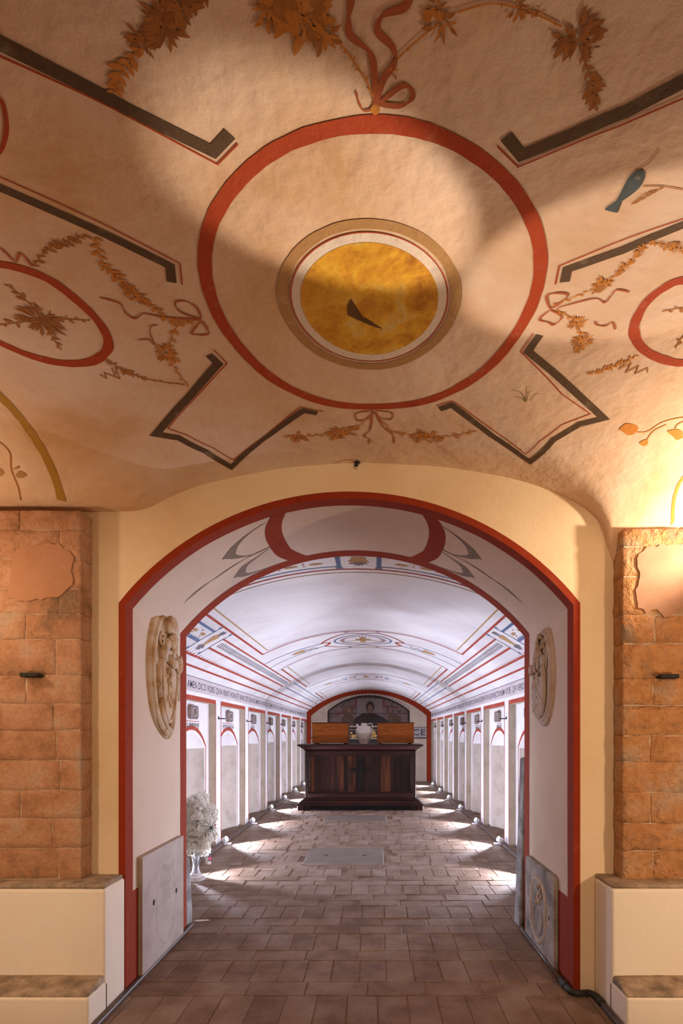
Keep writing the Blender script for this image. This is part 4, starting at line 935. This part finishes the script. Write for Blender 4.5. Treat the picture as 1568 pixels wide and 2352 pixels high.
for u, v in ((-.155, .335), (.175, .305)): MB().prism([(u+.014*math.cos(2*PI*k/12), v+.016*math.sin(2*PI*k/12)) for k in range(12)], .0235, .0248, fl).build('hole', M['hole'], tL)
tR, fr = slab(1, OX1, 3.10, .535, .482, M['stone'], 'dark weathered stone slab carved with a ringed shield', .035)
def ringrel(t, fl, P, w, h0, h1, mat, name):
    Q = catmull(P, True, 6); n = len(Q); mb = MB(); cx = sum(q[0] for q in Q)/n; cy = sum(q[1] for q in Q)/n
    def off(q, d):
        l = math.hypot(q[0]-cx, q[1]-cy) or 1; return (q[0]+(q[0]-cx)/l*d, q[1]+(q[1]-cy)/l*d)
    A = [off(q, -w/2) for q in Q]; B = [off(q, w/2) for q in Q]
    mb.add([fl(*p, h0) for p in A]+[fl(*q, h1) for q in Q]+[fl(*p, h0) for p in B], [(r*n+i, r*n+(i+1) % n, (r+1)*n+(i+1) % n, (r+1)*n+i) for r in (0, 1) for i in range(n)])
    o = flush(mb, name, mat, t); return o
ringrel(tR, fr, [(0, .40), (.10, .37), (.14, .27), (.12, .14), (.0, .06), (-.12, .14), (-.14, .27), (-.10, .37)], .02, .024, .034, M['relief2'], 'carved_ring')
ringrel(tR, fr, [(0, .25), (.06, .24), (.075, .17), (.0, .095), (-.075, .17), (-.06, .24)], .018, .024, .033, M['stone'], 'carved_shield')
mb = MB(); rr = random.Random(2)
for k in range(16):
    p = fr(rr.uniform(-.06, .06), rr.uniform(.26, .37), .025); mb.blob(p, (.008, .014, .014), 8, 4)
mb.build('carved_crest', M['relief2'], tR, smooth=True)
MB().prism([(-.17+.010*math.cos(2*PI*k/12), .23+.012*math.sin(2*PI*k/12)) for k in range(12)], .0235, .0248, fr).build('hole', M['hole'], tR)
MB().prism([(.19+.010*math.cos(2*PI*k/12), .25+.012*math.sin(2*PI*k/12)) for k in range(12)], .0235, .0248, fr).build('hole', M['hole'], tR)

# ---- carved coats of arms
def emap(fl, mb):      # map the collected (u,v,w) points to local xyz
    out = MB(); out.v = [fl(*p) for p in mb.v]; out.f = list(mb.f); return out
def slabshape(P, w0, w1, edge=.012):       # cushion: outline with a rounded edge
    Q = catmull(P, True, 5); n = len(Q); cx = sum(p[0] for p in Q)/n; cy = sum(p[1] for p in Q)/n
    mb = MB(); L = [(1.0, w0), (1.0, w0+(w1-w0)*.55), (.97, w0+(w1-w0)*.85), (.92, w1), (.45, w1)]
    v = [(cx+(x-cx)*s, cy+(y-cy)*s, h) for s, h in L for x, y in Q]
    f = [(r*n+i, r*n+(i+1) % n, (r+1)*n+(i+1) % n, (r+1)*n+i) for r in range(len(L)-1) for i in range(n)]
    f.append(tuple((len(L)-1)*n+i for i in range(n))); return mb.add(v, f)
def spiral(c, r0, turns, w, h, dirn=1, ph=0):
    P = []; n = int(turns*16)
    for k in range(n+1):
        a = ph+dirn*2*PI*turns*k/n; r = r0*(1-.85*k/n); P.append((c[0]+r*math.cos(a), c[1]+r*math.sin(a), h))
    return P
def rim(P, w, h0, h1):
    Q = catmull(P, True, 6); n = len(Q); cx = sum(q[0] for q in Q)/n; cy = sum(q[1] for q in Q)/n; mb = MB(); L = ((-.5, h0), (-.35, h1), (.35, h1), (.5, h0)); v = []
    for d, h in L:
        for q in Q:
            l = math.hypot(q[0]-cx, q[1]-cy) or 1; v.append((q[0]+(q[0]-cx)/l*d*w, q[1]+(q[1]-cy)/l*d*w, h))
    return mb.add(v, [(r*n+i, r*n+(i+1) % n, (r+1)*n+(i+1) % n, (r+1)*n+i) for r in range(3) for i in range(n)])
def arms(sd, xw, yc, z, label, mat):
    fl, loc = wall_frame(sd, xw, yc, z, .62); t = empty('coat_of_arms', loc); tag(t, label, 'coat of arms', 'carved coats of arms in the reveal')
    got = {}
    def part(name, mb, smooth=True, of=None, **k): got[name] = link(name, emap(fl, mb).mesh(name, mat, smooth=smooth, **k), got[of] if of else t)
    return t, part
t, part = arms(-1, OX0, 3.10, 1.525, 'tall ochre stone coat of arms with scrolls on the left reveal', M['relief'])
part('backing', slabshape([(.02, .36), (.13, .31), (.16, .18), (.14, .02), (.13, -.14), (.11, -.30), (.04, -.355), (-.08, -.31), (-.19, -.20), (-.235, -.02), (-.225, .14), (-.16, .28), (-.07, .345)], .0, .035))
part('rim', rim([(.0, .33), (.11, .27), (.125, .1), (.11, -.1), (.08, -.27), (-.0, -.32), (-.12, -.25), (-.19, -.1), (-.195, .1), (-.11, .27)], .04, .032, .050), of='backing')
part('shield', slabshape([(-.01, .12), (.09, .08), (.10, -.05), (.05, -.2), (-.01, -.26), (-.08, -.2), (-.12, -.05), (-.10, .08)], .03, .062))
part('shield_rim', rim([(-.01, .12), (.09, .08), (.10, -.05), (.05, -.2), (-.01, -.26), (-.08, -.2), (-.12, -.05), (-.10, .08)], .026, .034, .074), of='shield')
mb = MB()
for k in range(13): mb.blob((-.015+.022*math.sin(k*2.3), .05-.018*k, .064), (.016, .02, .012), 8, 5)
part('carved_figure', mb, of='shield')
part('shell_crest', slabshape([(.02, .34), (.10, .30), (.12, .235), (.05, .215), (-.03, .225), (-.05, .28)], .03, .07))
mb = MB()
for k in range(7):
    a = .3+k*.4; mb.tube([(.035, .235, .066), (.035+.085*math.cos(a), .235+.085*math.sin(a), .060)], .007, 6)
part('shell_rib', mb, of='shell_crest')
mb = MB().blob((.03, .175, .065), (.05, .042, .035)).blob((-.04, .16, .06), (.035, .035, .025)).blob((.09, .15, .05), (.03, .035, .022)).blob((.03, .12, .07), (.022, .03, .02))
part('mask', mb)
part('brow', MB().tube([(-.03, .19, .07), (.02, .215, .088), (.08, .20, .075)], .013, 8), of='mask')
part('scroll', MB().tube([(-.09, .10, .03), (-.085, .10, .085)], .042, 14)); part('scroll', MB().tube([(-.06, .085, .07), (.0, .055, .085), (.05, .06, .08)], .026, 10))
part('volute', MB().tube(spiral((.11, .065, 0), .05, 1.9, 0, .075, -1, 1.2), .014, 8)); part('volute', MB().tube(spiral((-.10, .17, 0), .045, 1.5, 0, .05, 1, 0), .010, 8))
part('scroll', MB().tube([(.115, -.005, .055), (.112, -.14, .055)], .026, 12)); part('scroll', MB().tube([(-.14, .03, .045), (-.155, -.06, .05), (-.13, -.13, .045)], .026, 10))
part('leaf_tail', MB().tube([(-.12, -.15, .04), (-.09, -.23, .05), (-.03, -.29, .05), (.04, -.31, .045)], .024, 10, .012)); part('leaf_tail', MB().tube([(.10, -.16, .04), (.07, -.24, .05), (.02, -.29, .05)], .018, 10, .010))
t, part = arms(1, OX1, 3.06, 1.505, 'oval grey-rose stone coat of arms with chevrons on the right reveal', M['relief2'])
part('backing', slabshape([(.03, .26), (.11, .22), (.165, .10), (.175, -.03), (.14, -.17), (.06, -.255), (-.03, -.26), (-.12, -.2), (-.185, -.06), (-.18, .08), (-.12, .19), (-.04, .245)], .0, .03))
part('rim', rim([(.02, .235), (.10, .19), (.14, .08), (.148, -.04), (.115, -.16), (.04, -.225), (-.04, -.22), (-.11, -.16), (-.15, -.04), (-.145, .08), (-.09, .18)], .028, .028, .040), of='backing')
part('shield', slabshape([(-.13, -.01), (.05, .0), (.075, -.09), (.03, -.2), (-.05, -.225), (-.125, -.16), (-.15, -.08)], .028, .055))
mb = MB()
for k in range(3): mb.tube([(-.125, -.125-.035*k+.01, .055), (-.04, -.06-.04*k, .058), (.055-.02*k, -.13-.03*k, .055)], .0035, 6)
part('chevron', mb, of='shield')
for u, v in ((-.075, .055), (-.02, .065), (-.095, .0), (-.035, .01), (-.10, -.045), (-.06, -.04), (-.01, -.03)): part('carved_mount', MB().blob((u, v, .05), (.020, .026, .018)), of='shield')
part('helmet', MB().blob((-.03, .125, .045), (.05, .05, .035)).blob((-.045, .10, .065), (.03, .022, .02)))
part('visor', MB().tube([(-.08, .115, .06), (-.03, .105, .085), (.02, .115, .06)], .008, 8), of='helmet')
part('scroll', MB().tube([(-.13, .05, .03), (-.125, .05, .075)], .030, 12)); part('scroll', MB().tube([(.06, .08, .03), (.06, .08, .06)], .034, 12))
part('mantling', MB().tube([(.06, .06, .045), (.075, -.03, .05), (.08, -.12, .045), (.04, -.21, .04)], .024, 10, .012))
part('plume', MB().tube([(-.02, .15, .04), (-.045, .19, .055), (-.01, .225, .05), (.03, .205, .045)], .018, 8, .010)); part('plume', MB().tube([(.0, .15, .04), (.055, .17, .045), (.085, .13, .04)], .014, 8, .006))
mb = MB()
for k in range(4): mb.tube([(.0+.02*k, .14-.012*k, .038), (.03+.025*k, .10-.02*k, .042), (.07+.012*k, .10+.03*k, .036)], .006, 6)
part('mantling_lines', mb)

# ---- conduits along the foot of the walls
o = MB().box(OX0+.001, OX0+.030, 1.93, 3.52, 0, .022).build('cable_conduit', M['conduit'], bevel=.007, seg=2)
tag(o, 'brown cable conduit along the foot of the left reveal', 'conduit')
t = empty('cable_pipe', (0, 0, 0)); tag(t, 'brown cable pipe bending round the right reveal foot', 'conduit')
r_ = .013
link('pipe', MB().tube([(OX1-.022, 3.45, r_), (OX1-.022, 2.66, r_)], r_, 10).mesh('pipe', M['conduit'], smooth=True), t)
link('elbow', MB().tube([(OX1-.022, 2.67, r_), (OX1-.018, 2.60, r_), (OX1+.005, 2.585, r_), (OX1+.05, 2.59, r_), (.985, 2.592, r_), (1.0, 2.575, r_), (1.004, 2.54, r_)], r_*1.15, 10).mesh('elbow', M['coupling'], smooth=True), t)
link('pipe', MB().tube([(1.004, 2.55, r_), (1.003, 1.93, r_)], r_, 10).mesh('pipe', M['conduit'], smooth=True), t)
for y in (2.69, 2.52): link('coupling', MB().tube([((OX1-.022) if y > 2.6 else 1.004, y-.03, r_), ((OX1-.022) if y > 2.6 else 1.004, y+.03, r_)], r_*1.35, 10).mesh('coupling', M['coupling']), t)
for sd, x, nm in ((-1, XL+.055, 'left'), (1, XR-.055, 'right')):
    o = MB().box(x-.014, x+.014, YB+.2, YE-.15, 0, .024).build('cable_conduit', M['conduit'], bevel=.005, seg=2); tag(o, 'thin brown conduit running along the %s tunnel wall' % nm, 'conduit')

# ---- rough stone jambs behind the reveal
for sd, a, b_, z, lab in ((1, .905, 1.05, 1.05, 'tall rough grey stone jamb behind the right reveal'), (-1, -1.30, -1.148, .42, 'low chipped stone jamb stub behind the left reveal')):
    mb = MB(); mb.add([(a-.012*(sd > 0), 3.475, 0), (b_, 3.475, 0), (b_, 3.60, 0), (a-.012*(sd > 0), 3.60, 0), (a+.022*(sd > 0), 3.475, z), (b_-.02*(sd < 0), 3.475, z), (b_-.02*(sd < 0), 3.60, z), (a+.022*(sd > 0), 3.60, z)], [(0,3,2,1),(4,5,6,7),(0,1,5,4),(1,2,6,5),(2,3,7,6),(3,0,4,7)])
    o = mb.build('stone_jamb', M['dirtwhite'], bevel=.01, sub=5, rough=.006, rscale=14, smooth=True); tag(o, lab, 'jamb')

# ------------------------------------------------------------------ iron spikes on the tunnel piers and floor spotlights
ordn = ['', 'first', 'second', 'third', 'fourth', 'fifth', 'sixth', 'seventh']
LC = (.76, .81, 1.0)
for sd in (-1, 1):
    XW = XL if sd < 0 else XR; side = 'left' if sd < 0 else 'right'
    for k in range(1, 8):
        y = PIERS[k]
        if k > 1:
            t = empty('iron_spike', (XW, y, 1.362)); tag(t, 'black iron spike jutting from the %s wall pier, %s from the doorway' % (side, ordn[k-1]), 'iron spike', 'iron spikes on the tunnel piers')
            link('spike', MB().tube([(sd*.01, 0, 0), (-sd*.075, 0, 0)], .006, 8).mesh('spike', M['iron'], smooth=True), t)
            link('collar', MB().blob((0, 0, .008), (.012, .014, .018), 8, 5).mesh('collar', M['iron'], smooth=True), t)
        x = XW-sd*.085
        t = empty('floor_spotlight', (x, y, 0)); tag(t, 'lit white floor spotlight at the foot of the %s wall, %s from the doorway' % (side, ordn[k]), 'spotlight', 'floor spotlights along the tunnel')
        link('base', MB().box(-.05, .05, -.04, .04, .0, .018).mesh('base', M['lampbody'], bevel=.004), t)
        ax = Vector((-sd*math.cos(.55), -.25, math.sin(.55))).normalized(); c = Vector((0, 0, .06))
        link('head', MB().tube([c-ax*.04, c+ax*.008], .030, 14).mesh('head', M['lampbody'], bevel=.002), t)
        link('yoke', MB().tube([(0, -.036, .016), (0, -.036, .055), (0, -.03, .06)], .004, 6).tube([(0, .036, .016), (0, .036, .055), (0, .03, .06)], .004, 6).mesh('yoke', M['lampbody']), t)
        link('lens', MB().tube([c+ax*.0085, c+ax*.0105], .026, 14).mesh('lens', M['lens']), t)
        p = Vector((x, y, 0))+c+ax*.03
        l = lamp('spot_beam', 'SPOT', p, 95, LC, .015, aim=p+Vector((-sd*math.cos(.1), -.12, math.sin(.1))), angle=112, blend=.45)

# ------------------------------------------------------------------ altar chest
AX0, AX1, AF, AD = -1.193, .773, 8.81, .95
t = empty('wooden_altar', ((AX0+AX1)/2, AF+AD/2, 0)); tag(t, 'dark walnut altar chest with a black cross on its panelled front', 'altar')
cx, cy = (AX0+AX1)/2, AF+AD/2; hw, hd = (AX1-AX0)/2, AD/2
def loft(L, name, mat, parent=t, **k):      # rectangular profile: (inset, z)
    mb = MB(); v = []
    for i, z in L: v += [(-hw+i, -hd+i, z), (hw-i, -hd+i, z), (hw-i, hd-i, z), (-hw+i, hd-i, z)]
    f = [(r*4+i, r*4+(i+1) % 4, (r+1)*4+(i+1) % 4, (r+1)*4+i) for r in range(len(L)-1) for i in range(4)]+[(3, 2, 1, 0), tuple((len(L)-1)*4+i for i in range(4))]
    return link(name, mb.add(v, f).mesh(name, mat, **k), parent)
loft([(.05, 1.000), (.012, 1.003), (.0, 1.008), (.0, 1.022), (.006, 1.030)], 'top_slab', M['woodh'])
loft([(.105, .928), (.10, .94), (.085, .955), (.05, .98), (.03, .995), (.02, 1.0)], 'cornice', M['woodh'])
body = loft([(.115, .18), (.115, .93)], 'body', M['wood'])
loft([(.0, .075), (.0, .095), (.012, .10), (.03, .115), (.05, .14), (.09, .165), (.105, .19)], 'base_moulding', M['woodh'])
for sx in (-1, 1):
    for sy in (-1, 1):
        for q, w in ((0, .095), (.105, .09)):
            a = sx*(hw-.005-q); b_ = sx*(hw-.005-q-w)
            link('foot', MB().box(min(a, b_), max(a, b_), min(sy*(hd-.005), sy*(hd-.12)), max(sy*(hd-.005), sy*(hd-.12)), 0, .077).mesh('foot', M['board'], bevel=.004), t)
link('gap_shade_block', MB().box(-hw+.03, hw-.03, -hd+.06, hd-.02, .012, .078).mesh('gap_shade_block', M['ebony']), t)  # black block stands in for the shade in the gap between the feet
yf = -hd+.115
PX0, PX1, PZ0, PZ1 = -hw+.165, hw-.165, .265, .868
for nm, bx in (('stile', (-hw+.115, PX0, .19, .928)), ('stile', (PX1, hw-.115, .19, .928)), ('rail', (PX0, PX1, PZ1, .928)), ('rail', (PX0, PX1, .19, PZ0))):
    link(nm, MB().box(bx[0], bx[1], yf-.030, yf+.002, bx[2], bx[3]).mesh(nm, M['wood'] if nm == 'stile' else M['woodh'], bevel=.004), t)
for bx in ((PX0, PX0+.022, PZ0, PZ1), (PX1-.022, PX1, PZ0, PZ1), (PX0, PX1, PZ1-.022, PZ1), (PX0, PX1, PZ0, PZ0+.022)):
    link('panel_moulding', MB().box(bx[0], bx[1], yf-.020, yf+.001, bx[2], bx[3]).mesh('panel_moulding', M['woodh'], bevel=.006), t)
fp = link('front_panel', MB().box(PX0, PX1, yf-.004, yf+.002, PZ0, PZ1).mesh('front_panel', M['wood']), t)
r = random.Random(21); x = PX0+.02
while x < PX1-.03:
    w = min(r.uniform(.055, .17), PX1-.02-x)
    link('board', MB().box(x+.001, x+w-.001, yf-.010+r.uniform(-.001, .001), yf+.002, PZ0+.02, PZ1-.02).mesh('board', M['board'], bevel=.0015), fp); x += w
CXX = -.208-cx
P = [(-.022, -.21), (-.05, -.245), (.05, -.245), (.022, -.21), (.026, .07), (.12, .065), (.165, .05), (.155, .085), (.168, .125), (.12, .107), (.028, .105), (.03, .19), (.048, .215), (-.048, .215), (-.03, .19), (-.028, .105), (-.12, .107), (-.168, .125), (-.155, .085), (-.165, .05), (-.12, .065), (-.026, .07)]
P = [(a*.98, b_) for a, b_ in P]
link('cross', MB().prism([(CXX+a, .545+b_) for a, b_ in P], 0, 1, lambda a, b_, h: (a, yf-.030+.021*h, b_)).mesh('cross', M['ebony'], bevel=.003), fp)
# ---- boxes and jug on the altar
def chest(x0, x1, label):
    w = x1-x0; t = empty('wooden_box', ((x0+x1)/2, 9.02, 1.030)); tag(t, label, 'box', 'pine boxes on the altar')
    z0, z1 = .022, .335; D = .55
    link('front_board', MB().box(-w/2, w/2, 0, .018, z0, z1).mesh('front_board', M['oak'], bevel=.003), t)
    link('back_board', MB().box(-w/2, w/2, D-.018, D, z0, z1).mesh('back_board', M['oak'], bevel=.003), t)
    for s in (-1, 1): link('end_board', MB().box(*sorted((s*w/2, s*(w/2-.018))), .018, D-.018, z0, z1).mesh('end_board', M['darkend'], bevel=.002), t)
    link('bottom_board', MB().box(-w/2+.004, w/2-.004, .004, D-.004, z0-.004, z0+.012).mesh('bottom_board', M['darkend'], bevel=.002), t)
    link('lid', MB().box(-w/2-.003, w/2+.003, -.004, D+.004, z1, z1+.014).mesh('lid', M['darkend'], bevel=.003), t)
    for sx in (-1, 1):
        for y in (.03, D-.06): link('foot', MB().box(sx*(w/2-.05)-.016, sx*(w/2-.05)+.016, y, y+.03, 0, z0).mesh('foot', M['darkend'], bevel=.002), t)
    return t
tb = chest(-.983, -.405, 'orange pine box left of the white jug on the altar')
link('knot', MB().blob((0, 0, 0), (.006, .002, .010), 8, 5).mesh('knot', M['iron'], smooth=True), tb, (0, -.0005, .27))
chest(.059, .641, 'orange pine box right of the white jug on the altar')
t = empty('ceramic_jug', (-.155, 9.05, 1.030)); tag(t, 'white glazed clay jug with spout and handle on the altar', 'jug')
link('body', MB().lathe([(.045, .16), (.128, .16), (.136, .19), (.135, .22), (.118, .255), (.09, .28), (.055, .292), (.048, .30), (.046, .325), (.050, .335), (.046, .337), (.040, .333), (.040, .30)], (0, 0, 0), 32).mesh('body', M['ceramic'], smooth=True), t)
link('lower_body', MB().lathe([(.066, 0), (.072, .008), (.070, .02), (.092, .06), (.112, .10), (.126, .14), (.1285, .161), (.06, .161)], (0, 0, 0), 32).mesh('lower_body', M['ceramic2'], smooth=True), t)
link('spout', MB().tube([(-.075, 0, .255), (-.10, 0, .29), (-.118, 0, .325)], .026, 12, .016).mesh('spout', M['ceramic'], smooth=True), t)
link('handle', MB().tube([(.046, 0, .31), (.08, 0, .33), (.12, 0, .332), (.134, 0, .31), (.134, 0, .27), (.132, 0, .22)], .0085, 8).mesh('handle', M['ceramic'], smooth=True), t)
link('mouth', MB().lathe([(.036, .334), (.047, .3375), (.047, .339), (.036, .339)], (0, 0, 0), 24).mesh('mouth', M['ceramic2'], smooth=True), t)

# ------------------------------------------------------------------ vase with white flowers, grave candle, scrap of paper
VX, VY = -1.462, 4.66
t = empty('glass_vase', (VX, VY, 0)); tag(t, 'waisted clear glass vase standing on the floor by the left reveal', 'vase')
out = [(.074, .0), (.078, .006), (.075, .016), (.055, .032), (.036, .055), (.026, .085), (.023, .115), (.027, .15), (.036, .19), (.045, .228)]
inn = [(.042, .228), (.033, .19), (.024, .15), (.020, .115), (.022, .085), (.030, .058), (.040, .036), (.02, .022)]
link('bowl', MB().lathe(out+inn, (0, 0, 0), 32).mesh('bowl', M['glass'], smooth=True), t)
t = empty('flower_bouquet', (VX, VY, .14)); tag(t, 'bushy bouquet of white artificial blossoms in the glass vase', 'flowers')
rf = random.Random(4)
def head_mesh(seed):
    r = random.Random(seed); mb = MB()
    for k in range(26):
        th = math.acos(1-1.75*r.random()); a = r.uniform(0, 2*PI); d = Vector((math.sin(th)*math.cos(a), math.sin(th)*math.sin(a), math.cos(th)))
        c = d*r.uniform(.024, .036); u = d.orthogonal().normalized(); q = u.copy(); q.rotate(Matrix.Rotation(r.uniform(0, 6), 3, d)); u = q; w = d.cross(u)
        for e in range(4):
            an = e*PI/2; f1 = u*math.cos(an)+w*math.sin(an); s1 = d.cross(f1); L = r.uniform(.014, .021)
            mb.add([c, c+f1*L*.55+s1*L*.42+d*.002, c+f1*L+d*.006, c+f1*L*.55-s1*L*.42+d*.002], [(0, 1, 2, 3)])
    return mesh('blossom_head', mb.v, mb.f, M['petal'])
HM = [head_mesh(i) for i in range(4)]
pos = []
for k in range(400):
    p = Vector((rf.uniform(-1, 1), rf.uniform(-1, 1), rf.uniform(-1, 1)))
    if p.length > 1 or p.length < .35: continue
    q = Vector((p.x*.14*(1-.25*p.z)+.015, p.y*.11, .315+p.z*.25))
    if p.z < -.4: q.x *= .75
    if all((q-w).length > .045 for w in pos): pos.append(q)
    if len(pos) > 60: break
for i, q in enumerate(pos):
    o = link('blossom_head', HM[i % 4], t, q); d = (q-Vector((0, 0, .25))); o.rotation_euler = d.to_track_quat('Z', 'Y').to_euler(); o.scale = (1.3,)*3
for i in range(9):
    q = pos[i*len(pos)//9]; link('stem', MB().tube([(rf.uniform(-.014, .014), rf.uniform(-.014, .014), -.10), (0, 0, .08), tuple(q*.6+Vector((0, 0, .09))), tuple(q)], .003, 6).mesh('stem', M['stembrown'], smooth=True), t)
for i in range(5):
    q = pos[(i*7+2) % len(pos)]+Vector((0, -.04, .01)); link('twig_tip', MB().tube([tuple(q), tuple(q+Vector((rf.uniform(-.01, .01), -.01, .03)))], .003, 5).mesh('twig_tip', M['stembrown']), t)
for c, sc in (((.155, -.10, .30), .95), ((-.11, -.10, .52), .7)):
    s = MB(); C0 = Vector(c)
    for k in range(11):
        a = 2*PI*k/11+rf.uniform(-.15, .15); L = rf.uniform(.07, .12)*sc; d = Vector((math.cos(a), -.35+rf.uniform(-.3, .3), math.sin(a)))
        s.tube([tuple(C0), tuple(C0+d*L*.6+Vector((0, 0, .004))), tuple(C0+d*L-Vector((0, 0, .012)))], .0028, 5, .0008)
    link('papyrus_sprig', s.mesh('papyrus_sprig', M['stemgreen']), t)
    link('sprig_stem', MB().tube([tuple(C0), tuple(C0*.5), (0, 0, -.08)], .0025, 5).mesh('sprig_stem', M['stemgreen']), t)
t = empty('grave_candle', (-1.524, 5.2, 0)); tag(t, 'white grave candle with gold lid on the floor beside the vase', 'candle')
link('jar', MB().lathe([(.024, 0), (.027, .004), (.027, .12), (.025, .128)], (0, 0, 0), 24).mesh('jar', M['candle'], smooth=True), t)
link('lid', MB().lathe([(.027, .127), (.028, .128), (.028, .136), (.026, .138)], (0, 0, 0), 24).mesh('lid', M['gold'], smooth=True), t)
def wrapl(name, a0, a1, z0, z1, mat, r=.0274):
    n = 8; v = [(r*math.cos(a0+(a1-a0)*k/n), r*math.sin(a0+(a1-a0)*k/n), z) for z in (z0, z1) for k in range(n+1)]
    link(name, mesh(name, v, [(k, k+1, n+2+k, n+1+k) for k in range(n)], M[mat], True), t)
wrapl('label', -1.1, .3, .03, .112, 'lab_dark'); wrapl('label_print', -.95, .1, .04, .072, 'lab_pink', .0277)
P = [(-.05, -.012), (-.01, -.022), (.05, .0), (.035, .018), (-.03, .012)]
o = link('paper_scrap', MB().prism(P, .0035, .0055, lambda a, b_, h: (a, b_, h)).mesh('paper_scrap', M['paper']), None, (-1.10, 3.62, 0)); tag(o, 'small torn white paper scrap on the brick floor', 'paper')
